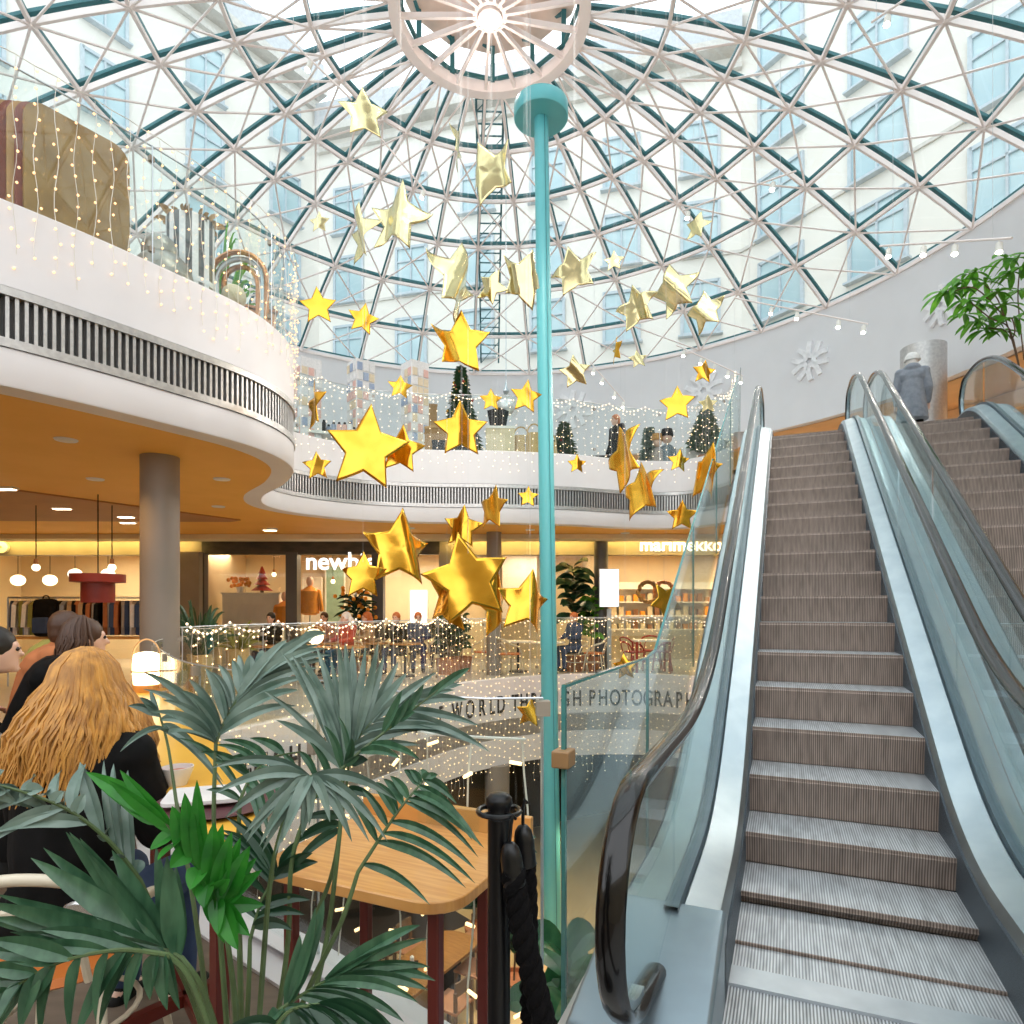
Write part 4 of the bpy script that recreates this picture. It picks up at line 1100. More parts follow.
# I: green leaflets between the fans, left of the bar table
frond(palm, PO, [(244, 1140, 1.2), (240, 960, 1.25), (238, 860, 1.3)], [(240, 800, 1.32), (252, 776, 1.34), (272, 758, 1.36), (300, 752, 1.38)],
      [(178, 738, 1.35, .1), (300, 800, 1.3, .8), (290, 815, 1.3, .6), (278, 830, 1.28, .4), (262, 840, 1.26, .2), (318, 790, 1.34, 1.), (200, 752, 1.34, .3), (222, 740, 1.36, .6), (206, 790, 1.3, .0), (250, 738, 1.38, .8)], 'leaf_kentia', .028, up=.12)
frond(palm, PO, [(214, 1140, 1.2), (206, 1000, 1.25), (190, 880, 1.3)], [(176, 800, 1.34), (168, 746, 1.38), (160, 716, 1.4)],
      [(128, 706, 1.38, 1.), (150, 690, 1.42, 1.), (210, 762, 1.36, .8), (226, 790, 1.34, .7), (120, 752, 1.34, .75), (196, 730, 1.38, .9)], 'leaf_grey', .026, up=.12)
# J: dark leaves low in the middle
frond(palm, PO, [(240, 1140, 1.15), (248, 1000, 1.18)], [(250, 940, 1.2), (262, 900, 1.22), (280, 868, 1.24)],
      [(300, 840, 1.25, 1.), (318, 862, 1.22, .8), (222, 830, 1.26, .8), (236, 812, 1.28, .9), (210, 858, 1.24, .6), (310, 900, 1.2, .4), (292, 930, 1.16, .2), (200, 880, 1.22, .3)], 'leaf_dark', .036, up=.06)
for k, (x, y) in enumerate(((210, 720), (225, 760), (255, 800), (196, 960), (270, 930))):
    pass

# ------------------------------------------------------------------ large-leaved fig by the glass edge
def broad(mb, a, dirv, L, w, droop=.25, n=9, nrm=None, curl=.2):
    a = Vector(a); d = Vector(dirv).normalized()
    c = a + d * L * .5 + UPZ * L * .08; b = a + d * L - UPZ * L * droop
    blade(mb, a, c, b, w, curl, n, nrm, peak=.55)
def fig(name, label, base, top, leaves, L, w, m, pot, seed, zlo=.45, r=.016):
    rr_ = random.Random(seed); b = Vector(base); t = thing(name, label, 'plant', b)
    H = top - base[2]
    mb = MB(); pr = pot; mb.lathe([(.01, 0), (pr * .8, 0), (pr, .36), (pr * .9, .36), (pr * .88, .3), (.01, .3)], (0, 0, 0), 24); mb.build('pot', 'terracotta', t)
    mb = MB(); mb.tube([(0, 0, .28), (.03, .02, H * .4), (-.02, .0, H * .75), (0, 0, H)], [r, r * .8, r * .6, r * .3], 8); mb.build('stem', 'bark', t)
    mb = MB()
    for i in range(leaves):
        z = H * (zlo + (1 - zlo) * (i + .5) / leaves); a = i * 2.4 + rr_.uniform(-.4, .4); el = rr_.uniform(-.1, .8)
        d = Vector((math.cos(a) * math.cos(el), math.sin(a) * math.cos(el), math.sin(el)))
        broad(mb, Vector((0, 0, z)) + d * .03, d, L * rr_.uniform(.75, 1.1), w * rr_.uniform(.8, 1.1), rr_.uniform(.1, .4), nrm=UPZ + Vector((0, -.6, 0)))
    mb.build('leaves', m, t, fix=False); return t
fp = at(566, 960, 3.15)
fig('fiddle_leaf_fig', 'broad-leaved fig whose big glossy leaves crowd the foot of the glass guard', (fp.x, 3.1, F0Z), -.16, 26, .30, .19, 'leaf_fiddle', .25, 5, zlo=.76)
fp = at(585, 1000, 3.3)
fig('fiddle_leaf_fig', 'second broad-leaved fig, seen through the glass guard below the newel', (fp.x + .02, 3.45, F0Z), -.42, 24, .28, .18, 'leaf_fiddle', .25, 9, zlo=.78)
fp = at(478, 900, 10.6)
fig('potted_shrub', 'dark leafy shrub on the lower floor behind the dining table', (fp.x, 10.9, F0Z), -2.5, 60, .28, .12, 'leaf_dark', .25, 4, zlo=.3)
fp = at(522, 870, 8.2)
fig('potted_shrub', 'dark leafy shrub on the lower floor close to the teal pole', (fp.x - .1, 9.4, F0Z), -1.95, 70, .34, .14, 'leaf_dark', .25, 14, zlo=.3)
# ------------------------------------------------------------------ stanchion and rope
sp = Vector((-.03, 1.47, 0)); st = thing('rope_stanchion', 'black rope barrier post with a domed cap', 'stanchion', sp)
mb = MB(); mb.lathe([(.01, 0), (.16, 0), (.165, .015), (.05, .03), (.026, .06), (.026, .955), (.026, 1.02), (.02, 1.025)], (0, 0, 0), 28); mb.build('post', 'black_metal', st)
mb = MB(); mb.lathe([(.02, 1.02), (.025, 1.022), (.026, 1.04), (.031, 1.055), (.03, 1.066), (.02, 1.076), (.005, 1.078)], (0, 0, 0), 28); mb.build('cap', 'black_metal', st)
mb = MB(); mb.tube([(.048 * math.cos(a), .048 * math.sin(a), 1.036) for a in [2 * PI * i / 24 for i in range(24)]], .006, 8, closed=True); 
for k in range(4): mb.beam((.02 * math.cos(k * PI / 2 + .7), .02 * math.sin(k * PI / 2 + .7), 1.036), (.048 * math.cos(k * PI / 2 + .7), .048 * math.sin(k * PI / 2 + .7), 1.036), .008, .008)
mb.build('hook_ring', 'black_metal', st)
def rope(label, pts, r, cap):
    P = catmull(pts, 14); o = Vector(pts[0]); t = thing('barrier_rope', label, 'rope', o)
    mb = MB(); P2 = [p - o for p in P]; L = 0; n = 12; acc = [0]
    for a, b in zip(P2, P2[1:]): L += (b - a).length; acc.append(L)
    for s in range(3):
        q = []
        for i, p in enumerate(P2):
            d = (P2[min(i + 1, len(P2) - 1)] - P2[max(i - 1, 0)]).normalized(); a = d.cross(Vector((0, 1, .01))).normalized(); b = d.cross(a)
            th = acc[i] * 62 + s * 2 * PI / 3; q.append(p + (a * math.cos(th) + b * math.sin(th)) * r * .5)
        mb.tube(q, r * .62, 8)
    mb.build('cord', 'rope_black', t)
    d = (P2[3] - P2[0]).normalized(); R = d.to_track_quat('Z', 'Y').to_matrix()
    mb = MB(); mb.lathe([(.004, -.065), (.012, -.062), (.02, -.05), (.024, -.03), (.0255, .03), (.022, .032), (.004, .03)], (0, 0, 0), 20, R); mb.build('end_cap', 'rope_cap', t)
    h = [Vector((0, 0, 0)) - d * .06, Vector((-.004, 0, .105)), Vector((.0, .005, .122)), Vector((.006, .012, .112))]
    mb = MB(); mb.tube(h, .004, 8); mb.build('hook', 'black_metal', t)
    return t
rope('thick twisted black rope hooked to the front of the post', [(.002, 1.415, .92), (.012, 1.41, .85), (.035, 1.40, .74), (.065, 1.39, .62), (.12, 1.36, .42), (.25, 1.3, .2), (.4, 1.2, .12)], .026, 1)
rope('second twisted black rope hanging behind the post', [(.03, 1.50, .93), (.036, 1.50, .84), (.04, 1.505, .66), (.045, 1.52, .4), (.06, 1.55, .1)], .022, 1)

# ------------------------------------------------------------------ bar table by the railing
BT = .76
c1 = at(268, 866, 1.0); 
def onz(px, py, z):
    Y = (EYE - z) * F / (py - HY); return at(px, py, Y)
q = [onz(262, 868, BT), onz(428, 903, BT), onz(491, 862, BT), onz(493, 832, BT), onz(330, 806, BT)]
a = q[4]; b = q[3]; ux = (b - a); ux.z = 0; W_ = ux.length; ux.normalize(); uy = Vector((ux.y, -ux.x, 0))
ux = Vector((.91, -.41, 0)).normalized(); W_ = .66; a = Vector((.06, 2.05, 0)) - ux * W_
bt = thing('bar_table', 'light oak side table with rounded corners and dark red legs by the rope post', 'table', (a.x, a.y, 0), math.atan2(ux.y, ux.x))
Dp = .52; r = .11
def rrect(x0, y0, x1, y1, r, n=6, only=None):
    P = []
    for cx, cy, a0, k in ((x1 - r, y1 - r, 0, 0), (x0 + r, y1 - r, 90, 1), (x0 + r, y0 + r, 180, 2), (x1 - r, y0 + r, 270, 3)):
        if only is not None and k not in only:
            P.append({0: (x1, y1), 1: (x0, y1), 2: (x0, y0), 3: (x1, y0)}[k]); continue
        for i in range(n + 1):
            t = math.radians(a0 + 90 * i / n); P.append((cx + r * math.cos(t), cy + r * math.sin(t)))
    return P
mb = MB(); mb.prism(rrect(0, -Dp, W_, 0, r, only=(2, 3)), BT - .032, BT); bevel(mb.build('tabletop', 'oak', bt), .006)
mb = MB(); mb.box((W_ / 2, .012, BT + .02), (W_, .024, .1)); bevel(mb.build('back_lip', 'oak', bt), .004)
for x, y in ((.06, -.06), (W_ - .045, -.24), (.08, -Dp + .08), (W_ - .085, -Dp + .075)):
    mb = MB(); mb.box((x, y, (BT - .032) / 2), (.034, .034, BT - .032)); bevel(mb.build('leg', 'darkred_metal', bt), .005)

# ------------------------------------------------------------------ long yellow counter with red frame
CT = .9
cp = [onz(232, 838, CT), onz(258, 800, CT), onz(262, 770, CT), onz(163, 690, CT)]
cpoly = [(-.71, 1.76), (-.82, 2.12), (-1.22, 2.75), (-1.95, 3.8), (-2.52, 4.66), (-2.62, 4.86), (-2.9, 4.9), (-3.05, 4.62), (-2.45, 3.7), (-1.52, 2.52), (-1.02, 1.98), (-.86, 1.72), (-.78, 1.66)]
ct = thing('long_counter', 'long yellow lacquered counter where the people sit, curving along the railing', 'counter', (-1.3, 2.4, 0)); co_ = Vector((-1.3, 2.4, 0))
mb = MB(); mb.prism([(x + 1.3, y - 2.4) for x, y in cpoly], CT - .04, CT); bevel(mb.build('counter_top', 'yellow_table', ct), .01)
for x, y in ((-.85, 1.86), (-1.0, 2.2), (-1.55, 2.85), (-1.95, 3.5), (-2.5, 4.2), (-2.75, 4.7)):
    mb = MB(); mb.box((x + 1.3, y - 2.4, (CT - .04) / 2), (.04, .04, CT - .04), .9); mb.build('leg', 'darkred_metal', ct)
mb = MB(); mb.beam(Vector((-.9, 1.9, .22)) - co_, Vector((-1.75, 2.95, .22)) - co_, .03, .04); mb.beam(Vector((-1.2, 1.95, .22)) - co_, Vector((-1.0, 2.2, .22)) - co_, .03, .04); mb.build('stretcher', 'darkred_metal', ct)

# lamp with a bent handle on the counter
lp = Vector((-2.66, 4.66, CT)); lt = thing('table_lamp', 'glowing white drum lamp with a bent wooden handle on the yellow counter', 'lamp', lp)
mb = MB(); mb.lathe([(.01, 0), (.085, 0), (.09, .02), (.085, .05), (.01, .05)], (0, 0, 0), 24); mb.build('base', 'oak', lt)
mb = MB(); mb.lathe([(.02, .05), (.085, .055), (.092, .13), (.092, .2), (.085, .27), (.05, .285), (.01, .29)], (0, 0, 0), 24); mb.build('shade', 'lamp_glow', lt)
mb = MB(); mb.tube([(.1 * math.cos(a), 0, .25 + .13 * math.sin(a)) for a in [PI * i / 16 for i in range(17)]] + [(-.1, 0, .02)], .006, 8); mb.tube([(.1, 0, .25), (.1, 0, .02)], .006, 8); mb.build('handle', 'board_edge', lt)
mb = MB(); mb.tube([(.096 * math.cos(a), .096 * math.sin(a), .15) for a in [2 * PI * i / 24 for i in range(24)]], .006, 6, closed=True); mb.build('band', 'board_edge', lt)
point('lamp_light', lp + Vector((-.02, -.16, .22)), .7, (1, .6, .22), .09)
# tray, plate, cup
tc_ = onz(212, 805, CT); tr = thing('serving_tray', 'dark red oval serving tray at the near end of the yellow counter', 'tray', (tc_.x + .02, tc_.y, CT), .5)
mb = MB(); mb.lathe([(.01, .0), (.15, .0), (.18, .014), (.185, .014), (.155, .008), (.01, .008)], (0, 0, 0), 32); mb.build('dish', 'tray', tr)
pp = onz(200, 797, CT + .02); pl = thing('plate', 'square pale plate on the dark red tray', 'plate', (pp.x + .02, pp.y, CT + .016), .3)
mb = MB(); mb.prism(rrect(-.1, -.075, .1, .075, .03), 0, .006); mb.prism(rrect(-.115, -.09, .115, .09, .03), .006, .016); mb.build('dish', 'porcelain', pl)
cp_ = onz(171, 788, CT); cu = thing('soup_cup', 'white cup of red soup beside the square plate', 'cup', (cp_.x, cp_.y + .04, CT))
mb = MB(); mb.lathe([(.01, 0), (.03, 0), (.05, .05), (.052, .062), (.048, .062), (.044, .045), (.01, .045)], (0, 0, 0), 24); mb.build('bowl', 'porcelain', cu)
mb = MB(); mb.lathe([(.005, .0455), (.045, .046), (.005, .048)], (0, 0, 0), 24); mb.build('soup', 'soup', cu)
sa = thing('saucer', 'small saucer at the rim of the yellow counter, left of the soup cup', 'saucer', (cp_.x - .13, cp_.y + .02, CT))
mb = MB(); mb.lathe([(.01, 0), (.05, 0), (.075, .012), (.05, .008), (.01, .006)], (0, 0, 0), 24); mb.build('dish', 'porcelain', sa)
mp_ = onz(118, 702, CT); mn = thing('open_menu', 'folded white menu lying on the yellow counter behind the blond hair', 'menu', (mp_.x + .04, mp_.y, CT + .004), .8)
mb = MB(); mb.smooth = False; mb.add([(-.14, -.1, 0), (0, -.1, .03), (.14, -.1, .0), (.14, .1, .0), (0, .1, .03), (-.14, .1, 0)], [(0, 1, 4, 5), (1, 2, 3, 4)]); o = mb.build('sheet', 'paper', mn); o.modifiers.new('s', 'SOLIDIFY').thickness = .003

# bent-tube chair of the blond woman
def tube_chair(name, label, loc, rz, frame, seat, group=None, s=1.):
    t = thing(name, label, 'chair', loc, rz, group)
    mb = MB(); arc = [Vector((.23 * math.cos(a), -.2 + .06 * (1 - math.sin(a)) - .04 * math.sin(a) * 0, .78 + .0 * a)) for a in []]
    back = catmull([(-.25, .12, .44), (-.255, .02, .60), (-.245, -.17, .66), (-.17, -.25, .74), (0, -.27, .77), (.17, -.25, .74), (.245, -.17, .66), (.255, .02, .60), (.25, .12, .44)], 6)
    mb.tube([p * s for p in back], .0165 * s, 10); mb.build('back_hoop', frame, t)
    mb = MB(); mb.tube([p * s for p in catmull([(-.15, -.2, .45), (-.13, -.25, .62), (0, -.26, .68), (.13, -.25, .62), (.15, -.2, .45)], 6)], .011 * s, 8); mb.build('inner_hoop', frame, t)
    mb = MB(); mb.lathe([(.01, .425 * s), (.2 * s, .425 * s), (.225 * s, .44 * s), (.215 * s, .462 * s), (.01, .455 * s)], (0, 0, 0), 28); mb.build('seat', seat, t)
    for x, y in ((-.16, .15), (.16, .15), (-.16, -.16), (.16, -.16)):
        mb = MB(); mb.tube([Vector((x, y, .43)) * s, Vector((x * 1.35, y * 1.4, 0)) * s], [.015 * s, .012 * s], 10); mb.build('leg', frame, t)
    mb = MB(); mb.tube([Vector((.185 * math.cos(a), .185 * math.sin(a), .25)) * s for a in [2 * PI * i / 24 for i in range(24)]], .009 * s, 8, closed=True); mb.build('foot_ring', frame, t)
    return t
ch0 = tube_chair('tube_chair', 'cream bent-tube armchair with an orange seat under the blond woman', (-1.37, 1.99, 0), .12, 'cream_paint', 'orange_seat')
mb = MB(); mb.lathe([(.005, -.008), (.045, -.008), (.05, 0), (.045, .008), (.005, .01)], (0, 0, 0), 20, Matrix.Rotation(PI / 2, 3, 'X')); dd = mb.build('steel_disc', 'steel_disc', ch0, loc=(.16, -.28, .66))
# ------------------------------------------------------------------ people: one continuous body each, hair and clothes as children
def remesh(o, vox, sm=4):
    r = o.modifiers.new('r', 'REMESH'); r.mode = 'VOXEL'; r.voxel_size = vox; r.use_smooth_shade = True
    if sm: s = o.modifiers.new('s', 'SMOOTH'); s.factor = .5; s.iterations = sm
SEAT = dict(pel=(0, 0, .55), waist=(0, -.01, .74), chest=(0, .0, .95), neck=(0, .02, 1.12), head=(0, .05, 1.25), sh=(.18, 0, 1.05), el=(.23, .10, .80), wr=(.13, .34, .78), hip=(.09, .02, .52), kn=(.11, .44, .52), an=(.11, .42, .09))
STAND = dict(pel=(0, 0, .95), waist=(0, 0, 1.12), chest=(0, .0, 1.32), neck=(0, .02, 1.47), head=(0, .045, 1.60), sh=(.185, 0, 1.42), el=(.245, -.01, 1.13), wr=(.24, .10, .90), hip=(.09, 0, .92), kn=(.10, .03, .51), an=(.10, -.01, .09))
def person(label, loc, rz, pose='seat', hair='hair_brown', style='short', top='cloth_black', bottom='cloth_navy', zo=0., s=1., lean=0., hat=None, coat=0., vox=.014, group=None, tweak=None, fing=True):
    J = dict(SEAT if pose == 'seat' else STAND)
    if tweak: J.update(tweak)
    def Q(k, m=1):
        v = Vector(J[k]); v.x *= m
        if k in ('waist', 'chest', 'neck', 'head', 'sh', 'el', 'wr') and lean: 
            p = Vector(J['pel']); v = p + Matrix.Rotation(-lean, 3, 'X') @ (v - p)
        return v * s
    b = MB(); hd = Q('head'); ne = Q('neck'); chs = Q('chest')
    b.capsule(Q('pel') + Vector((-.07, 0, 0)) * s, Q('pel') + Vector((.07, 0, 0)) * s, .115 * s, .115 * s)
    b.capsule(Q('pel'), Q('waist'), .125 * s, .12 * s); b.capsule(Q('waist'), chs, .125 * s, .14 * s)
    b.capsule(chs + Vector((-.08, 0, .03)) * s, chs + Vector((.08, 0, .03)) * s, .115 * s, .115 * s)
    b.capsule(Q('sh', -1), Q('sh'), .06 * s, .06 * s); b.capsule(ne - Vector((0, .0, .05)) * s, hd - Vector((0, .02, .05)) * s, .052 * s, .048 * s)
    b.ball(hd, .1 * s, 14, (.78, .95, 1.16)); b.ball(hd + Vector((0, .025, -.06)) * s, .066 * s, 12, (.86, .95, .9))
    b.capsule(hd + Vector((0, .088, .012)) * s, hd + Vector((0, .112, -.022)) * s, .009 * s, .014 * s, 8)
    b.ball(hd + Vector((0, .088, -.062)) * s, .02 * s, 8, (1.2, .5, .5)); b.ball(hd + Vector((0, .078, -.098)) * s, .022 * s, 8)
    b.capsule(hd + Vector((-.035, .083, .03)) * s, hd + Vector((.035, .083, .03)) * s, .012 * s, .012 * s, 8)
    for m in (-1, 1):
        b.ball(hd + Vector((m * .08, -.005, -.01)) * s, .026 * s, 8, (.4, .7, 1.1))
        sh, el, wr = Q('sh', m), Q('el', m), Q('wr', m)
        b.capsule(sh, el, .052 * s, .04 * s); b.capsule(el, wr, .04 * s, .027 * s)
        d = (wr - el).normalized(); side = d.cross(UPZ); side = side.normalized() if side.length > .1 else Vector((1, 0, 0)); nn = side.cross(d)
        pc = wr + d * .045 * s; b.capsule(wr + d * .015 * s - side * .018 * s, wr + d * .075 * s - side * .022 * s, .017 * s, .015 * s, 8); b.capsule(wr + d * .015 * s + side * .018 * s, wr + d * .075 * s + side * .022 * s, .017 * s, .015 * s, 8)
        if fing:
            for k, (o_, L) in enumerate(((-.031, .062), (-.011, .074), (.010, .07), (.030, .054))):
                f0 = wr + d * .085 * s + side * o_ * s; f1 = f0 + (d * .8 - nn * .25) * L * .55 * s; f2 = f1 + (d * .55 - nn * .6) * L * .5 * s
                b.capsule(f0 - d * .02 * s, f1, .0095 * s, .009 * s, 7); b.capsule(f1, f2, .009 * s, .008 * s, 7)
            t0 = wr + d * .03 * s - side * m * .03 * s; t1 = t0 + (d * .6 - side * m * .7) * .04 * s; b.capsule(t0, t1, .012 * s, .0105 * s, 7); b.capsule(t1, t1 + d * .03 * s, .0105 * s, .009 * s, 7)
        hp, kn, an = Q('hip', m), Q('kn', m), Q('an', m)
        b.capsule(hp, kn, .085 * s, .058 * s); b.capsule(kn, an, .055 * s, .04 * s); b.capsule(an - Vector((0, .03, .03)) * s, an + Vector((0, .13, -.055)) * s, .04 * s, .032 * s)
    body = b.build('person', 'skin', None, (loc[0], loc[1], loc[2] + zo), rz); remesh(body, vox, 3); tag(body, label, 'person', group)
    # jacket
    j = MB(); g = .022
    j.capsule(Q('pel') + Vector((-.07, 0, .0)) * s, Q('pel') + Vector((.07, 0, .0)) * s, (.115 + g) * s, (.115 + g) * s)
    j.capsule(Q('pel'), Q('waist'), (.128 + g) * s, (.122 + g) * s); j.capsule(Q('waist'), chs, (.127 + g) * s, (.142 + g) * s)
    j.capsule(chs + Vector((-.085, 0, .03)) * s, chs + Vector((.085, 0, .03)) * s, (.115 + g) * s, (.115 + g) * s); j.capsule(Q('sh', -1), Q('sh'), (.062 + g) * s, (.062 + g) * s)
    j.capsule(ne - Vector((0, 0, .08)) * s, ne - Vector((0, .0, .015)) * s, .075 * s, .07 * s)
    for m in (-1, 1): j.capsule(Q('sh', m), Q('el', m), (.054 + g) * s, (.045 + g) * s); j.capsule(Q('el', m), Q('wr', m) * .94 + Q('el', m) * .06, (.044 + g) * s, (.033 + g * .6) * s)
    if coat:
        pe = Q('pel'); j.tube([pe + Vector((0, 0, .3)), pe + Vector((0, 0, .1)), pe, pe - Vector((0, 0, coat * .6)), pe - Vector((0, 0, coat))], [.165 * s, .185 * s, .205 * s, .235 * s, .25 * s], 20)
    if style == 'hood': j.ball(ne + Vector((0, -.06, .02)) * s, .12 * s, 10, (1.1, .8, .7))
    jo = j.build('jacket', top, body); remesh(jo, vox, 4)
    tr = MB()
    tr.capsule(Q('pel') + Vector((-.07, 0, -.02)) * s, Q('pel') + Vector((.07, 0, -.02)) * s, .128 * s, .128 * s)
    for m in (-1, 1): tr.capsule(Q('hip', m), Q('kn', m), .1 * s, .073 * s); tr.capsule(Q('kn', m), Q('an', m) + Vector((0, 0, .03)) * s, .07 * s, .058 * s)
    to = tr.build('trousers', bottom, body); remesh(to, vox, 3)
    for m in (-1, 1):
        sb = MB(); an = Q('an', m); sb.capsule(an - Vector((0, .035, .045)) * s, an + Vector((0, .14, -.055)) * s, .045 * s, .036 * s); sb.capsule(an, an + Vector((0, 0, .05)) * s, .05 * s, .052 * s)
        sh_ = sb.build('shoe', 'pot_black', body); remesh(sh_, vox, 2)
    for m in (-1, 1):
        e = MB(); e.ball(hd + Vector((m * .032, .087, .012)) * s, .011 * s, 8); e.build('eye', 'eye', body)
    # hair
    h = MB(); rr_ = random.Random(hash(label) % 1000 if False else len(label) * 7 + int(abs(loc[0]) * 100))
    h.ball(hd + Vector((0, -.018, .03)) * s, .108 * s, 14, (.86, .98, 1.0)); h.ball(hd + Vector((0, -.04, -.02)) * s, .095 * s, 12, (.9, .85, 1.0))
    if style in ('long', 'big'):
        big = style == 'big'
        for i in range(620 if big else 150):
            az = PI + rr_.uniform(-.25, PI + .25); o_ = Vector((math.cos(az), math.sin(az), 0)); L = rr_.uniform(.24, .36) * (1.0 if big else .8); ph = rr_.uniform(0, 6); rr = (.108 + rr_.uniform(0, .012)) * s; q = []
            for th in (8, 32, 58, 84): q.append(hd + Vector((o_.x * .92, o_.y, 0)) * rr * math.sin(R_(th)) + UPZ * (rr * 1.02 * math.cos(R_(th)) + .022 * s) + Vector((0, -.02, 0)) * s)
            e = q[-1]
            for t in range(1, 6):
                f = t / 5; q.append(e + o_ * (((.075 * min(1, f * 1.7) + .03 * f) if big else .03 * f) * s) + Vector((.012 * math.sin(ph + f * 8), .012 * math.cos(ph + f * 7), -L * f)) * s)
            k2 = .0052 if big else .0085; h.tube(q, [k2 * s * v for v in (.9, 1, 1, 1.05, 1.1, 1.1, 1, .8, .3)], 5)
    elif style == 'bun':
        h.ball(hd + Vector((0, -.09, .09)) * s, .045 * s, 10)
    ho = h.build('hair', hair, body)
    if style not in ('long', 'big'): remesh(ho, .012, 2)
    if hat:
        hm = MB(); hm.lathe([(.112 * s, -.01), (.115 * s, .03), (.105 * s, .08 * s), (.07 * s, .125 * s), (.01, .14 * s)], hd + Vector((0, -.01, .035)) * s, 22); hm.tube([hd + Vector((.114 * math.cos(a), .114 * math.sin(a) - .01, .04)) * s for a in [2 * PI * i / 24 for i in range(24)]], .018 * s, 8, closed=True); hm.build('hat', hat, body)
    return body
# the near group at the long counter
person('blond woman with loose long hair and black jacket, her back turned, in the tube chair', (-1.43, 2.04, 0), -.1, 'seat', 'hair_blond', 'big', 'cloth_black', 'cloth_navy', s=1.02, zo=-.04, lean=.1, vox=.011)
person('dark-haired person in a grey jumper bending over the counter beside the blond woman', (-2.98, 3.15, 0), -1.0, 'seat', 'hair_dark', 'short', 'cloth_grey', 'cloth_black', zo=.12, lean=.45)
person('person with long brown hair and black coat leaning forward behind the blond hair', (-2.85, 3.72, 0), -.95, 'seat', 'hair_brown', 'long', 'cloth_black', 'cloth_black', zo=.14, lean=.4)
person('person in a rust brown jacket sitting between the grey pillar and the dark-haired people', (-3.25, 4.3, 0), -.9, 'seat', 'hair_brown', 'short', 'cloth_rust', 'cloth_black', zo=.14, lean=.25)
person('person with a dark bob and a brown cardigan, second row behind the grey jumper', (-3.75, 3.95, 0), -.7, 'seat', 'hair_dark', 'bun', 'cloth_tan', 'cloth_black', zo=.16, lean=.2)
person('person in an olive parka, third row behind the blond hair', (-3.75, 5.0, 0), -.8, 'seat', 'hair_brown', 'short', 'cloth_olive', 'cloth_black', zo=.14, lean=.25)
for x, y in ((-2.75, 3.25), (-2.55, 3.55), (-3.1, 4.35), (-3.6, 4.1), (-3.75, 5.0)):
    pass
# high stools under them
def stool(label, x, y, h=.56):
    t = thing('bar_stool', label, 'stool', (x, y, 0), .3, 'stools at the long counter')
    mb = MB(); mb.lathe([(.01, h - .03), (.16, h - .03), (.175, h - .01), (.165, h), (.01, h)], (0, 0, 0), 24); mb.build('seat', 'oak', t)
    for k in range(4):
        a = PI / 4 + k * PI / 2; mb = MB(); mb.tube([(.11 * math.cos(a), .11 * math.sin(a), h - .03), (.19 * math.cos(a), .19 * math.sin(a), 0)], .013, 8); mb.build('leg', 'darkred_metal', t)
    mb = MB(); mb.tube([(.16 * math.cos(a), .16 * math.sin(a), .2) for a in [2 * PI * i / 20 for i in range(20)]], .008, 6, closed=True); mb.build('foot_ring', 'darkred_metal', t)
for lab, x, y in (('stool under the person in the grey jumper', -2.98, 3.15), ('stool under the person with the black coat and brown hair', -2.85, 3.72), ('stool under the person in the rust brown jacket', -3.25, 4.3), ('stool under the person in the brown cardigan', -3.75, 3.95), ('stool under the person in the olive parka', -3.75, 5.0)): stool(lab, x, y)
# diners across the void
def far(px, py_head, Y, **k): 
    p = at(px, py_head, Y); return p
def diner(label, px, Y, rz, **k):
    p = at(px, 609, Y); k['zo'] = .05; o = person(label, (p.x, Y, 0), rz, vox=.022, fing=False, **k)
    tube_chair('cafe_chair', 'chair under the ' + ' '.join(label.split(',')[0].split(' beyond')[0].split(' on the far')[0].split()[:13]), (p.x, Y, 0), rz, 'cream_paint', 'bark', 'chairs of the diners across the void', 1.03)
    return o
diner('white-haired diner in a red jacket on the far side, behind the palm tips', 347, 12.2 + 1.5, 2.6, hair='hair_white', style='big', top='cloth_red', zo=.1)
diner('diner with auburn hair and dark coat, left of a pair beyond the void', 397, 14.6, 2.9, hair='hair_red', style='short', top='cloth_black', zo=.12)
diner('diner with auburn hair and dark coat, right of a pair beyond the void', 418, 14.9, 3.3, hair='hair_red', style='bun', top='cloth_navy', zo=.12)
diner('diner in a tan jumper beyond the void, below the orange flower arrangement', 368, 14.9, 2.2, hair='hair_red', style='long', top='cloth_tan', zo=.1)
diner('dark-haired diner at the far left table under the shop window with the red paper tree', 272, 13.8, 2.9, hair='hair_dark', style='bun', top='cloth_black', zo=.1)
diner('brown-haired diner below the orange coat dummy in the shop window', 325, 15.0, 3.0, hair='hair_brown', style='short', top='cloth_rust', zo=.1)
diner('diner in a dark coat sitting right of the teal pole at the round white table', 575, 14.6 + .45, 2.2, hair='hair_red', style='short', top='cloth_navy', zo=.08)
diner('diner in a black coat with back turned, by the potted plants beyond the void', 440, 15.2, .3, hair='hair_brown', style='long', top='cloth_black', zo=.06)
# upper storey
pa = at(914, 400, 11.3); person('person in hooded blue-grey coat and white knitted hat at the head of the second escalator', (pa.x, 11.35, F2Z), -.5, 'stand', 'hair_white', 'hood', 'cloth_bluegrey', 'cloth_black', hat='knit_white', coat=.38, s=1.02, vox=.014)
pa = at(617, 430, 15.2); person('person with orange hair and dark jacket behind the far upper railing', (pa.x, 15.2, F2Z), 2.0, 'stand', 'hair_red', 'short', 'cloth_black', 'cloth_navy', vox=.022, fing=False, s=1.08)
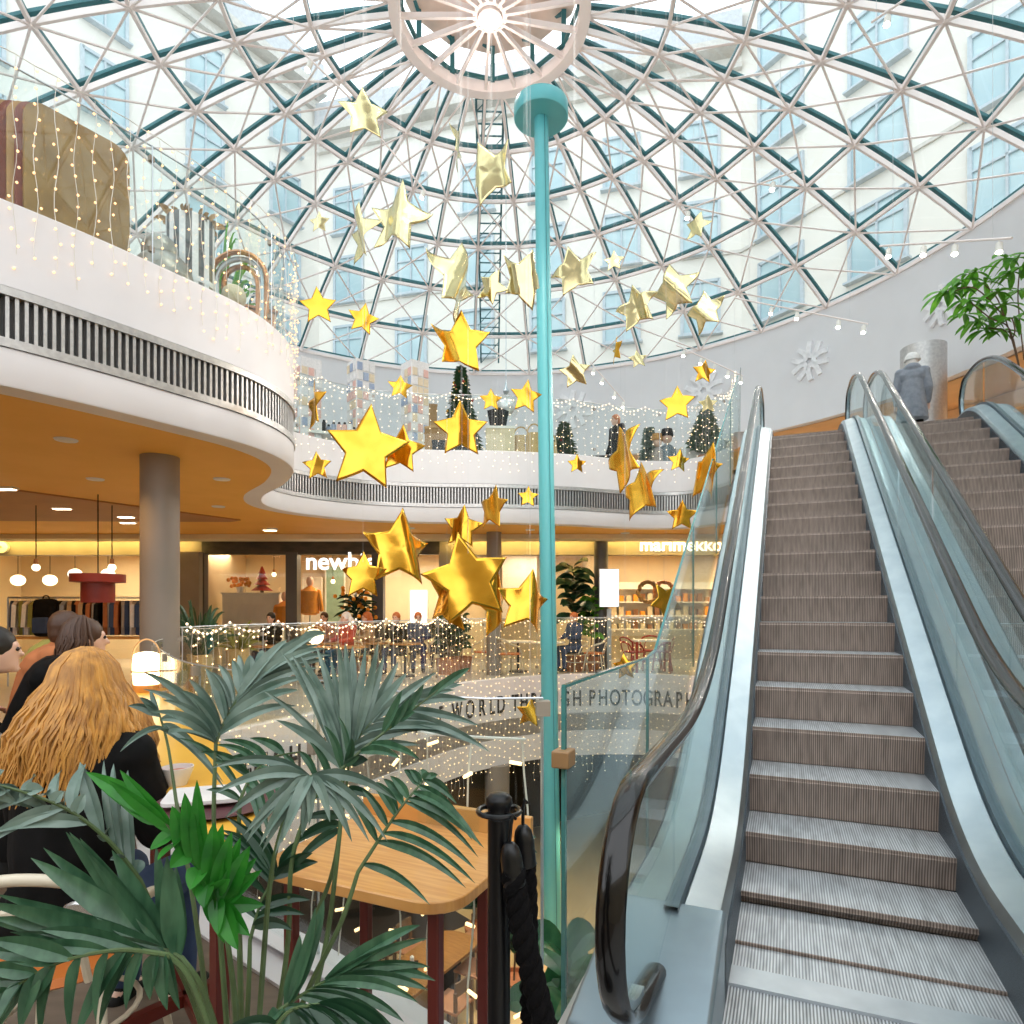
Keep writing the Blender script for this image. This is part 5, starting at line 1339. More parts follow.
# ------------------------------------------------------------------ things on the upper balcony, near part
def upn(px, back=.4):
    """a spot on the upper deck just behind the near parapet, seen at this column"""
    c = [q for q in f2curve if q.y < 9.6 and q.x < -2.3]; best = None
    for i in range(1, len(c) - 1):
        d = (c[i + 1] - c[i - 1]).normalized(); q = c[i] - Vector((d.y, -d.x, 0)) * back; e = abs(px_of(q) - px)
        if q.y > .5 and (best is None or e < best[0]) and not (c[i].y > 8.2): best = (e, q)
    return Vector((best[1].x, best[1].y, F2Z))
def board_stack(label, x, y, rz, w, h, n, tilt=0):
    t = thing('display_board', label, 'board stack', (x, y, F2Z), rz)
    for i in range(n):
        P = rrect(-w / 2, 0, w / 2, h, .16, only=(0, 1)); mb = MB(); mb.prism([(a, b) for a, b in P], -.014, .014)
        Rm = Matrix.Rotation(PI / 2, 4, 'X'); o = mb.build('board', 'brown_board' if i == 0 else ('board_edge', 'board_edge_red', 'board_edge', 'board_edge_red')[i % 4], t)
        o.rotation_euler = (PI / 2, 0, 0); o.location = (-i * .045, i * .05, .0)
    mb = MB(); mb.box((0, n * .028, .03), (w * .9, n * .07, .06)); mb.build('rack_foot', 'steel_rough', t)
p = upn(84, .5); board_stack('leaning stack of tall brown rounded boards with reddish edges on the near upper balcony', p.x, p.y, .95, .86, 1.72, 6)
p = upn(-42, .5); board_stack('second stack of brown rounded boards, only its rounded end in view', p.x - .1, p.y, .95, .7, 1.8, 3)
def box_h(px, py_top, p): return EYE + (HY - py_top) / F * p.y - p.z
# silver stacked balls
p = upn(160, .35); h = box_h(160, 236, p); t = thing('ball_ornament', 'two silvery balls stacked like a snowman beside the striped planter', 'ornament', p)
mb = MB(); mb.lathe([(.01, 0), (.17, 0), (.17, h * .3), (.01, h * .3)], (0, 0, 0), 24); mb.build('stand', 'shop_white', t)
mb = MB(); mb.ball((0, 0, h * .3 + .26), .28, 24, (1, 1, .95)); mb.build('lower_ball', 'silver_ball', t)
mb = MB(); mb.ball((-.03, 0, h - .16), .17, 20); mb.build('upper_ball', 'silver_ball', t)
# striped planter with dry leaves
p = upn(193, .5); h = box_h(193, 222, p); t = thing('striped_planter', 'tall grey and white striped fabric planter topped with dry brown leaves', 'planter', p)
mb = MB(); mb.lathe([(.02, 0), (.23, 0), (.235, h * .5), (.235, h - .02), (.22, h), (.2, h - .05), (.02, h - .05)], (0, 0, 0), 24)
def vstripe(o, n, ma, mb_):
    me = o.data; me.materials.clear(); me.materials.append(M[ma]); me.materials.append(M[mb_])
    for f in me.polygons:
        c = f.center; f.material_index = int((math.atan2(c.y, c.x) / (2 * PI) * n) % 2)
o = mb.build('pot', 'card_white', t); vstripe(o, 24, 'card_white', 'pillar_dark'); mb = MB(); mb.lathe([(.238, h * .48), (.243, h * .5), (.238, h * .52)], (0, 0, 0), 24); mb.build('seam_band', 'wall_grey', t)
mb = MB()
for i in range(60):
    a = random.uniform(0, 2 * PI); r = random.uniform(.02, .22); e = random.uniform(.1, .9); d = Vector((math.cos(a) * .8, math.sin(a) * .8, e)); broad(mb, (r * math.cos(a), r * math.sin(a), h - .04), d, random.uniform(.1, .2), .07, .2, 5)
mb.build('dry_leaves', 'dry_leaf', t, fix=False)
# copper arch lantern and pale figure
p = upn(238, .42); h = box_h(238, 252, p); t = thing('arched_lantern', 'big copper lantern of nested arches behind the parapet, between striped planter and grasses', 'lantern', p)
for k, r in enumerate((.33, .27, .2)):
    mb = MB(); mb.tube([(r * math.cos(a), .04 * k, h - .33 + r * math.sin(a)) for a in [PI * i / 16 for i in range(17)]] + [(-r, .04 * k, .05)], .03, 8); mb.tube([(r, .04 * k, h - .33), (r, .04 * k, .05)], .03, 8); mb.build('arch', 'copper' if k != 1 else 'steel_rough', t)
mb = MB(); mb.box((0, .06, .04), (.75, .35, .08)); mb.build('base', 'copper', t)
p2 = upn(232, .26); h2 = box_h(232, 285, p2); t = thing('gnome_figure', 'small pale round-headed figure in front of the copper arches', 'figurine', (p2.x, p2.y, F2Z))
mb = MB(); mb.lathe([(.02, 0), (.16, 0), (.15, h2 * .5), (.1, h2 * .72), (.02, h2 * .74)], (0, 0, 0), 20); mb.build('body', 'cloth_rust', t); mb = MB(); mb.ball((0, 0, h2 - .13), .13, 18); mb.build('head', 'beige_case', t)
p = upn(272, .42); h = box_h(272, 315, p); t = thing('copper_box', 'low copper box at the end of the near upper parapet', 'box', p, .5)
mb = MB(); mb.box((0, 0, (h) / 2), (.5, .4, h)); bevel(mb.build('body', 'copper', t), .02); mb = MB(); mb.box((0, 0, h + .01), (.54, .44, .03)); mb.build('lid', 'terracotta', t)
def grass_plant(name, label, p, h, n, spread, m, pot, w=.03, seed=1, ph=.5):
    r_ = random.Random(seed); t = thing(name, label, 'plant', p)
    mb = MB(); mb.lathe([(.01, 0), (.16, 0), (.2, ph), (.18, ph), (.17, ph - .06), (.01, ph - .06)], (0, 0, 0), 22); mb.build('pot', pot, t)
    mb = MB()
    for i in range(n):
        a = r_.uniform(0, 2 * PI); s = spread * r_.uniform(.2, 1); H = h * r_.uniform(.6, 1); o = Vector((math.cos(a), math.sin(a), 0))
        b0 = o * .06 + UPZ * (ph - .08); blade(mb, b0, b0 + o * s * .35 + UPZ * (H - ph) * .9, o * s + UPZ * (H * (1 - .25 * s / spread)), w, .3, 7, o.cross(UPZ) + Vector((0, -.3, 0)))
    mb.build('leaves', m, t, fix=False); return t
p = upn(250, .8); grass_plant('ribbon_plant', 'tall ribbon-leaved plant behind the copper arches on the near upper balcony', p, box_h(248, 200, p), 34, .5, 'leaf_fresh', 'pot_wicker', .05, 2)
p = upn(274, .75); grass_plant('ribbon_plant', 'shorter ribbon-leaved plant at the bend of the near upper balcony', p, box_h(276, 238, p), 26, .5, 'leaf_fresh', 'pot_wicker', .05, 3)
p = upn(28, .9); 
def conifer(name, label, p, h, r, m, pot, seed, dense=9, baub=0, lights=0, ph=.3):
    r_ = random.Random(seed); t = thing(name, label, 'tree', p)
    mb = MB(); mb.lathe([(.01, 0), (.15, 0), (.19, ph), (.01, ph)], (0, 0, 0), 20); mb.build('pot', pot, t)
    mb = MB(); mb.tube([(0, 0, ph * .8), (0, 0, h)], [.04, .008], 8); mb.build('trunk', 'bark', t)
    mb = MB(); tips = []; n = int(dense * 11)
    for i in range(n):
        f = i / n; z = ph + .05 + (h - ph - .05) * f; R = r * (1 - f) ** .85 + .03; a = i * 2.399 + r_.uniform(-.3, .3)
        for k in range(3):
            aa = a + r_.uniform(-.5, .5); d = Vector((math.cos(aa), math.sin(aa), r_.uniform(-.15, .35))); L = R * r_.uniform(.75, 1.05); e = Vector((0, 0, z)) + d * L; tips.append(e)
            blade(mb, (0, 0, z), Vector((0, 0, z)) + d * L * .6 + UPZ * .05, e - UPZ * .04 * L, .12 * max(.5, r * 2) * (1 - .5 * f), .5, 4, UPZ, peak=.6)
            for q in (.45, .7): 
                s = Vector((0, 0, z)) + d * L * q; sd = d.cross(UPZ) * r_.choice((-1, 1)); blade(mb, s, s + sd * .06 + d * .04, s + sd * .14 * (1 - f * .6) + d * .1, .06, .5, 3, UPZ)
    mb.build('needles', m, t, fix=False)
    if baub:
        for k in range(baub):
            e = r_.choice(tips); b = MB(); b.ball(e * .95 + UPZ * (e.z * .05 - .02), .035 * max(1, r), 8); b.build('bauble', r_.choice(('red_paint', 'gold_foil', 'card_white', 'copper')), t)
    if lights:
        b = MB()
        for k in range(lights): b.octa(r_.choice(tips) * 1.0 + Vector((r_.uniform(-.03, .03), r_.uniform(-.03, .03), r_.uniform(-.02, .05))), .012 * max(1., r * 1.3))
        b.build('lights', 'bulb', t, fix=False)['kind'] = 'stuff'
    return t
conifer('frosted_tree', 'small frosted grey tree between the two stacks of brown boards', Vector((p.x, p.y, F2Z)), 1.55, .38, 'leaf_grey', 'pot_wicker', 4, 6, 0, 20)

# ------------------------------------------------------------------ far part of the upper balcony
def upf(px, Y): return Vector(((px - HX) / F * Y, Y, F2Z))
def ptop(py, p): return EYE + (HY - py) / F * p.y - p.z
for label, px, Y, py in (('first card rack tower, next to the near balcony bend', 307, 12.9, 360), ('second card rack tower, middle of three, mostly white and orange cards', 361, 13.7, 362), ('third card rack tower, with blue and red cards, beside the brown cases', 415, 14.0, 363)):
    p = upf(px, Y); h = ptop(py, p); t = thing('card_rack', label, 'card rack', p, .3, 'card rack towers')
    mb = MB(); mb.tube([(0, 0, 0), (0, 0, h)], .03, 10); mb.lathe([(.02, 0), (.34, 0), (.34, .04), (.02, .05)], (0, 0, 0), 20); mb.build('stand', 'steel_rough', t)
    for k in range(4):
        a = k * PI / 2 + .4; d = Vector((math.cos(a), math.sin(a), 0)); mb = MB(); mb.box(d * .2 + UPZ * (h / 2 + .1), (.03, .44, h - .25), a); face = mb.build('panel', 'card_white', t)
        mb = MB(); s = Vector((-d.y, d.x, 0)); n = 0
        rows = int((h - .3) / .2)
        for r in range(rows):
            for c in range(3):
                mb.m = random.choice((0, 0, 0, 1, 1, 2, 3, 3)); mb.box(d * .225 + s * (c - 1) * .14 + UPZ * (.36 + r * .2), (.012, .115, .165), a)
        mb.build('cards', ['card_white', 'card_red', 'card_blue', 'card_gold'], face)
p = upf(461, 14.6); conifer('christmas_tree', 'tall decorated fir with golden baubles and lights beside the card racks', p, ptop(368, p), .62, 'tree_green', 'pot_wicker', 8, 15, 40, 90)
p = upf(564, 15.2); conifer('christmas_tree', 'small bushy lit fir just right of the teal pole on the upper balcony', p, ptop(423, p), .5, 'tree_green', 'pot_wicker', 12, 9, 12, 80)
p = upf(706, 14.6); conifer('christmas_tree', 'fir covered in small lights in a terracotta pot next to the escalator', p, ptop(410, p), .52, 'tree_green', 'terracotta', 21, 13, 0, 110, .75)
p = upf(649, 14.8); conifer('felt_tree', 'grey-green felt cone tree beside the two costumed figures', p, ptop(428, p), .26, 'leaf_grey', 'green_plate', 31, 7, 0, 20)
def gift(label, px, Y, py0, w, m, rz=.2, d=.4, lid=None, rot=0):
    p = upf(px, Y); h = ptop(py0, p); t = thing('gift_box', label, 'box', p, rz); mb = MB(); mb.box((0, 0, h / 2), (w, d, h)); o = mb.build('body', m, t); bevel(o, .01)
    mb = MB(); mb.box((0, 0, h + .02), (w * 1.04, d * 1.04, .05)); mb.build('lid', lid or m, t); return t
gift('tall brown kraft case leaning right of the third card rack', 426, 14.8, 408, .46, 'kraft', .25, .4, 'kraft')
gift('wide golden brown case right of the kraft one', 440, 14.0, 430, .6, 'brown_board', -.3, .4, 'kraft')
gift('dark open crate between golden case and decorated fir', 444, 13.9, 444, .5, 'pot_black', .1, .3)
gift('big beige cardboard case under the black bin', 500, 14.1, 431, .62, 'beige_case', .05, .5, 'shop_white')
p = upf(498, 14.1); zt = 0
t = thing('black_bin', 'black flared bin standing on the beige case', 'bin', p + UPZ * (ptop(431, p) + .05), .1)
hh = ptop(413, p) - ptop(431, p); mb = MB(); mb.lathe([(.02, 0), (.17, 0), (.24, hh), (.22, hh), (.16, .03), (.02, .03)], (0, 0, 0), 4); mb.build('body', 'pot_black', t)
for k, (px, py, w) in enumerate(((521, 437, .34), (534, 434, .3), (549, 443, .3))):
    p = upf(px, 14.2); h = ptop(py, p); t = thing('wicker_basket', ('wicker basket right beside the beige case', 'taller wicker basket left of the teal pole', 'wicker basket hidden behind the teal pole')[k], 'basket', p)
    mb = MB(); mb.lathe([(.02, 0), (w * .55, 0), (w * .62, h * .7), (w * .55, h), (w * .5, h), (w * .5, h - .1), (.02, h - .1)], (0, 0, 0), 22); mb.build('body', 'pot_wicker', t)
    mb = MB(); mb.tube([(w * .5 * math.cos(a), 0, h + .22 * math.sin(a)) for a in [PI * i / 12 for i in range(13)]], .018, 6); mb.build('handle', 'pot_wicker', t)
# glass pendant
p = at(506, 405, 14.4); t = thing('glass_pendant', 'clear glass bubble pendant hanging above the black bin', 'pendant', p)
mb = MB(); mb.ball((0, 0, -.05), .3, 20, (1, 1, .95)); mb.build('globe', 'shop_glass', t); mb = MB(); mb.ball((0, 0, -.05), .2, 10); mb.build('inner_globe', 'crystal', t)
mb = MB(); mb.lathe([(.04, .24), (.07, .3), (.03, .4), (.02, .5)], (0, 0, 0), 14); mb.tube([(0, 0, .45), (0, 0, domez(math.hypot(p.x - DC.x, p.y - DC.y)) - p.z)], .008, 5); mb.build('stem', 'steel', t)
# crate rows of small goods by the racks
p = upf(322, 13.0); t = thing('display_table', 'low table of colourful small goods before the first two card racks', 'table', p, .35)
mb = MB(); mb.box((0, 0, .78), (1.5, .5, .05)); mb.build('tabletop', 'shop_white', t)
for x, y in ((-.7, -.2), (.7, -.2), (-.7, .2), (.7, .2)):
    mb = MB(); mb.box((x, y, .38), (.05, .05, .76)); mb.build('leg', 'shop_white', t)
for i in range(14):
    mb = MB(); hh = random.uniform(.12, .26); mb.box((0, 0, hh / 2), (.08, .08, hh)); mb.m = 1; mb.lathe([(.01, hh), (.03, hh), (.025, hh + .05), (.01, hh + .05)], (0, 0, 0), 8)
    x = -.66 + i * .1; y = random.uniform(-.15, .15); q = Matrix.Rotation(.35, 3, 'Z') @ Vector((x, y, 0))
    tag(mb.build('gift_bottle', [random.choice(('card_red', 'card_gold', 'pot_black', 'card_white', 'card_blue')), 'pot_black'], None, p + q + UPZ * .806), 'small boxed bottle in the row on the goods table by the card racks', 'bottle', 'small goods on the low table')
# sofa, costumed figures
p = upf(598, 16.4); t = thing('sofa', 'long black buttoned sofa behind the far upper railing', 'sofa', p, -.1)
mb = MB(); mb.box((0, 0, .5), (1.5, .7, .5)); bevel(mb.build('seat', 'cloth_black', t), .06); mb = MB(); mb.box((0, .3, .95), (1.6, .25, .6)); bevel(mb.build('backrest', 'cloth_black', t), .08)
for s in (-1, 1):
    mb = MB(); mb.box((s * .78, 0, .68), (.2, .75, .55)); bevel(mb.build('armrest', 'cloth_black', t), .06)
mb = MB()
for s in (-1, 1):
    for q in (-1, 1): mb.box((s * .65, q * .25, .13), (.08, .08, .26))
mb.build('feet', 'oak', t)
for label, px, hp, coat in (('costumed figurine with blond head and pale cloak behind the far railing', 657, 433, 'cloth_grey'), ('costumed figurine with tall black hat and teal coat behind the far railing', 667, 428, 'low_teal')):
    p = upf(px, 14.7); h = ptop(hp, p); t = thing('costume_figurine', label, 'figurine', p)
    mb = MB(); mb.lathe([(.03, 0), (.2, 0), (.22, .1), (.17, h * .5), (.13, h * .7), (.05, h * .74), (.02, h * .75)], (0, 0, 0), 18); mb.build('cloak', coat, t)
    mb = MB(); mb.ball((0, 0, h * .83), h * .085, 12); mb.build('head', 'skin', t)
    mb = MB()
    for s in (-1, 1): mb.capsule((s * .15, 0, h * .66), (s * .19, -.08, h * .42), .05, .035)
    mb.build('sleeves', coat, t)
    mb = MB(); mb.lathe([(h * .1, h * .86), (h * .105, h * .88), (h * .085, h * .98), (.01, h)], (0, 0, 0), 14); mb.build('hat', 'pot_black' if coat == 'low_teal' else 'hair_blond', t)
p = upf(690, 14.9); t = thing('wrapped_parcel', 'white parcel on the floor beside the terracotta pot', 'parcel', p, .3); mb = MB(); mb.box((0, 0, .5), (.6, .5, 1.)); bevel(mb.build('body', 'card_white', t), .04); mb = MB(); mb.box((0, 0, 1.005), (.1, .52, .02)); mb.build('ribbon', 'card_red', t)
# pale low walls of the far arcade: counter
p = upf(640, 19.0); t = thing('shop_counter', 'long pale counter under the warm arcade soffit of the upper storey', 'counter', p, -.25); mb = MB(); mb.box((0, 0, .5), (4.2, .6, 1.0)); mb.build('front', 'shop_white', t); mb = MB(); mb.box((0, 0, 1.02), (4.4, .7, .06)); mb.build('worktop', 'oak', t)

# ------------------------------------------------------------------ right-hand plant, column and emblems
p = Vector((7.15, 8.55, F2Z)); t = thing('umbrella_tree', 'leafy umbrella plant reaching over the second escalator, hanging in from the picture edge', 'tree', (7.75, 8.35, F2Z))
o = Vector((7.75, 8.35, F2Z)); r_ = random.Random(5)
mb = MB(); mb.lathe([(.01, 0), (.22, 0), (.28, .5), (.26, .5), (.01, .45)], (0, 0, 0), 24); mb.build('pot', 'pot_wicker', t)
br = [[(1022, 380, 8.5), (1012, 340, 8.5), (998, 300, 8.5), (985, 285, 8.5)], [(1022, 380, 8.5), (1010, 330, 8.45), (990, 318, 8.4), (968, 300, 8.4)], [(1012, 340, 8.5), (1003, 330, 8.5), (988, 328, 8.45)], [(1024, 360, 8.6), (1018, 300, 8.6), (1020, 268, 8.6)], [(1003, 315, 8.5), (975, 288, 8.4), (952, 292, 8.4)], [(1012, 340, 8.5), (1015, 330, 8.3), (1012, 318, 8.3)]]
mb = MB(); mb.tube([(0, 0, .4), (.02, 0, 1.0), at(1022, 380, 8.5) - o], [.03, .025, .018], 8)
for b in br: mb.tube([q - o for q in catmull([at(*q) for q in b], 4)], .008, 6)
mb.build('branches', 'bark', t)
hubs = [(955, 288), (968, 300), (945, 292), (985, 283), (975, 272), (998, 292), (990, 318), (975, 322), (1005, 305), (1012, 272), (1022, 268), (1018, 258), (1015, 318), (985, 330), (1000, 332), (965, 315), (1022, 290), (962, 280), (1005, 258), (978, 305)]
mb = MB()
for i, (hx, hy) in enumerate(hubs):
    c = at(hx, hy, 8.45 + r_.uniform(-.15, .15)) - o; n = r_.randint(6, 8)
    for k in range(n):
        a = 2 * PI * k / n + r_.uniform(-.2, .2); d = Vector((math.cos(a), math.sin(a) * .8, r_.uniform(-.35, .15))); broad(mb, c, d, r_.uniform(.2, .3), .085, .35, 6, UPZ + Vector((r_.uniform(-.4, .4), -.5, 0)))
mb.build('leaves', 'leaf_fresh', t, fix=False)
pc = at(897, 400, 13.4); mb = MB(); mb.lathe([(.42, F2Z), (.42, SOF + .4)], (pc.x + .55, pc.y, 0), 28); struct(mb, 'pillar_upper', 'grille_steel')
def emblem(label, px, s):
    d = (px - HX) / F; A_ = d * d + 1; B_ = 2 * (d * .4 - 11.6); C_ = .16 + 11.6 ** 2 - (WR0 - .03) ** 2
    Y = (-B_ + math.sqrt(B_ * B_ - 4 * A_ * C_)) / (2 * A_); X = d * Y; n = Vector((DC.x - X, DC.y - Y, 0)).normalized()
    t = thing('wall_emblem', label, 'emblem', (X, Y, 8.2), math.atan2(n.y, n.x) + PI / 2, 'white wall emblems')
    for k in range(5):
        a = 2 * PI * k / 5 + .3; Rm = Matrix.Rotation(a, 3, 'Y'); q = [Rm @ Vector(v) for v in [(-.17, 0, .62), (-.15, 0, .34), (-.08, 0, .2), (0, 0, .16), (.08, 0, .2), (.15, 0, .34), (.17, 0, .62)]]
        mb = MB(); pts = catmull([v * s for v in q], 4); mb.sweep([(v, (pts[min(i + 1, len(pts) - 1)] - pts[max(i - 1, 0)]).normalized().cross(Vector((0, 1, 0))), Vector((0, 1, 0))) for i, v in enumerate(pts)], [(-.075 * s, -.05), (.075 * s, -.05), (.075 * s, .05), (-.075 * s, .05)], closed=True); mb.build('petal', 'emblem_white', t)
emblem('white five-petal relief emblem above the heads of the escalators', 810, .82)
emblem('white five-petal relief emblem behind the gold stars, left of the escalator', 704, .95)
emblem('white five-petal relief emblem just right of the teal pole', 573, 1.0)
emblem('white five-petal relief emblem half hidden by the umbrella plant', 942, .7)

# ------------------------------------------------------------------ spotlight tracks under the dome
def track(label, a, b, lamps, hang=True, glow=None, power=0, tgt=(0, 12, 0)):
    A_, B_ = at(*a), at(*b); t = thing('spotlight_track', label, 'track light', A_)
    mb = MB(); mb.tube([Vector((0, 0, 0)), B_ - A_], .018, 8); mb.build('track', 'dome_white', t)
    mb = MB()
    for f in (.12, .88):
        q = A_.lerp(B_, f); rho = math.hypot(q.x - DC.x, q.y - DC.y)
        if rho < 10.1: mb.tube([q - A_, q - A_ + UPZ * max(.1, domez(rho) - q.z)], .004, 4)
    mb.build('wire', 'thread', t)
    for f in lamps:
        q = A_.lerp(B_, f) - A_; h = MB(); h.tube([q, q - UPZ * .1], .008, 6); d = Vector((-.25, -.3, -1)).normalized(); c = q - UPZ * .13
        h.tube([c - d * .07, c + d * .09], [.045, .05], 12); hd = h.build('spot_head', 'shop_white', t)
        g = MB(); g.tube([c + d * .085, c + d * .094], .042, 12); g.build('lens', 'spot_glow', hd)
        if power:
            w_ = A_ + c + d * .12; dv = Vector(tgt) - w_; sl_ = spot('track_spot', w_, power, (1, .93, .84), ang=70, blend=.8); sl_.rotation_euler = dv.to_track_quat('-Z', 'Y').to_euler()
track('track of four spots at the drum edge above the hooded person', (880, 246, 11.5), (1012, 238, 9.2), (.08, .38, .62, .92), power=200, tgt=(-2.5, 8, 0))
track('track of four spots sloping down over the five-petal emblem', (735, 298, 15.5), (868, 324, 13.5), (.3, .5, .8, .97), power=200, tgt=(-1.5, 9.5, 0))
track('track of five spots low on the grey drum, left of the escalator heads', (676, 345, 17.5), (743, 376, 16.8), (.12, .38, .58, .78, .97), power=160, tgt=(-1, 10, 0))
track('track of four spots falling steeply right of the teal pole', (590, 362, 17.8), (625, 402, 18), (.1, .35, .7, .95), power=140, tgt=(0, 9, 0))
track('long thin track with two spots high right under the dome', (682, 211, 13.5), (796, 171, 11.5), (.06, .82), power=200, tgt=(-2, 9, 0))
track('long thin track with one spot near the top right corner', (872, 22, 9.5), (910, -4, 8.8), (.42,), power=200, tgt=(-3, 8, 1))
track('thin track with one spot left of the hub ring', (285, 35, 10.5), (352, 100, 11), (.35,), power=200, tgt=(0, 13, 0))
track('thin track with one spot behind the wavy silver-gold star', (378, 135, 12.5), (426, 192, 13), (.93,), power=200, tgt=(1, 13, 0))

track('added unseen track of four spots above the escalator foot, brightening the far fascia', (250, -640, 4.6), (760, -640, 4.6), (.1, .4, .65, .9), power=470, tgt=(-.3, 13.5, -1.2))  # out of frame, added to light the far fascia
track('second added unseen track of four spots, brightening the left part of the fascia', (420, -700, 4.2), (900, -700, 4.2), (.1, .4, .65, .9), power=150, tgt=(-2.2, 10.0, -1.2))  # also added out of frame, for the left part of the fascia
# ------------------------------------------------------------------ shops across the void
def sign(txt, label, px0, px1, py, Y, m, size):
    c = at((px0 + px1) / 2, py, Y); vs, fs = text_mesh(txt, 1, .03, .012); w = max(v.x for v in vs) - min(v.x for v in vs); s = (px1 - px0) / F * Y / w; mb = MB(); mb.smooth = False
    mb.add([Vector((v.x * s, -v.z * .6, (v.y - .26) * s)) for v in vs], fs); return tag(mb.build('shop_sign', m, None, c), label, 'sign')
sign('newbie', 'white glowing lower-case shop name on the window left of the fat folded star', 306, 376, 563, SY - .12, 'sign_white', .5)
sign('marimekko', 'long white shop name on the cove above the far shop, beside the escalator', 640, 722, 546, SY - .12, 'sign_white', .4)
mb = MB(); mb.smooth = False; vs, fs = text_mesh('s', .95, .04, .02); mb.add([Vector((v.x, -v.z, v.y)) for v in vs], fs); c = at(2, 552, SY - .15); tag(mb.build('shop_sign', 'shop_white', None, c), 'single pale letter of a shop name above the clothing rail', 'sign')
def dispbox(name, label, cat, px, py0, Y, w, d, m, group=None, rz=0, top=None):
    p = at(px, HY, Y); h = EYE + (HY - py0) / F * Y; t = thing(name, label, cat, (p.x, Y, 0), rz, group); mb = MB(); mb.box((0, 0, h / 2), (w, d, h)); bevel(mb.build('body', m, t), .01)
    mb = MB(); mb.box((0, 0, h + .015), (w * 1.05, d * 1.05, .03)); mb.build('worktop', top or m, t); return t, h, p
t, h, p = dispbox('display_plinth', 'white plinth under the red paper tree in the shop window', 'plinth', 255, 594, 17.2, 1.5, .6, 'shop_white')
t = thing('paper_tree', 'small red tiered paper tree on the white plinth in the shop window', 'decoration', (at(262, 600, 17.2).x, 17.2, h + .03))
for k in range(4):
    mb = MB(); mb.lathe([(.28 - .06 * k, .06 + .15 * k), (.02, .26 + .15 * k)], (0, 0, 0), 16); mb.build('tier', 'red_paint', t)
mb = MB(); mb.lathe([(.05, 0), (.05, .1)], (0, 0, 0), 10); mb.build('trunk', 'bark', t)
t = thing('flower_bunch', 'bunch of yellow flowers on the white plinth beside the red paper tree', 'flowers', (at(240, 600, 17.2).x, 17.2, h + .03)); mb = MB()
mb.lathe([(.02, 0), (.08, 0), (.1, .16), (.02, .16)], (0, 0, 0), 12); mb.build('vase', 'porcelain', t); mb = MB()
for i in range(26): mb.ball((random.uniform(-.3, .3), random.uniform(-.1, .1), random.uniform(.18, .4)), .055, 6)
mb.build('blossoms', 'cloth_orange', t)
def dummy(label, px, pyt, Y, m):
    p = at(px, HY, Y); h = EYE + (HY - pyt) / F * Y; t = thing('shop_mannequin', label, 'mannequin', (p.x, Y, 0))
    mb = MB(); mb.lathe([(.01, 0), (.18, 0), (.18, .03), (.02, .04), (.02, h - .9)], (0, 0, 0), 16); mb.build('stand', 'steel', t)
    mb = MB(); mb.lathe([(.14, h - 1.0), (.24, h - .95), (.22, h - .6), (.25, h - .38), (.12, h - .28), (.05, h - .24)], (0, 0, 0), 18); mb.build('torso', m, t)
    mb = MB()
    for s in (-1, 1): mb.capsule((s * .22, 0, h - .4), (s * .3, 0, h - .85), .075, .06)
    mb.build('sleeves', m, t); mb = MB(); mb.ball((0, 0, h - .12), .12, 12, (.8, .9, 1.15)); mb.build('head', 'skin', t)
dummy('shop mannequin in an orange coat right of the dark window post', 310, 577, 16.8, 'cloth_orange')
dummy('shop mannequin in an orange coat left of the dark window post', 285, 592, 16.9, 'cloth_orange')
# picture panels and shelves on the shop walls
def panel(label, px0, px1, py0, py1, Y, m):
    a, b = at(px0, py1, Y), at(px1, py0, Y); t = thing('wall_panel', label, 'panel', (a + b) / 2); mb = MB(); mb.box((0, 0, 0), (b.x - a.x, .06, b.z - a.z)); mb.build('board', m, t)
    mb = MB(); W2, H2 = (b.x - a.x) / 2, (b.z - a.z) / 2
    for s in (-1, 1): mb.box((s * W2, -.03, 0), (.04, .06, H2 * 2)); mb.box((0, -.03, s * H2), (W2 * 2, .06, .04))
    mb.build('frame', 'shop_white', t)
panel('tall white panel behind the orange mannequin in the shop', 303, 322, 578, 622, 18.6, 'shop_white'); panel('white panel above the yellow flowers in the shop window', 215, 237, 568, 606, 18.8, 'card_white')
panel('pale green wall panel in the shop left of the white sign', 326, 345, 566, 622, 18.9, 'green_plate')
panel('white lit panel behind the large crinkled star', 410, 428, 590, 625, 18.5, 'screen'); panel('grey leafy mural right of the far grey pillar', 503, 536, 552, 618, 18.6, 'card_white')
p = at(609, 588, 15.3); t = thing('advert_screen', 'bright white upright screen beside the dark far pillar', 'screen', (p.x, 15.3, 0)); W2 = 30 / F * 15.3; H2 = 38 / F * 15.3
mb = MB(); mb.box((0, 0, p.z), (W2 * .66, .1, H2)); mb.build('casing', 'steel_rough', t); mb = MB(); mb.box((0, -.056, p.z), (W2 * .62, .01, H2 * .97)); mb.build('display', 'screen', t); mb = MB(); mb.box((0, 0, .5), (.1, .08, p.z)); mb.box((0, 0, .02), (.6, .4, .04)); mb.build('stand', 'steel_rough', t)
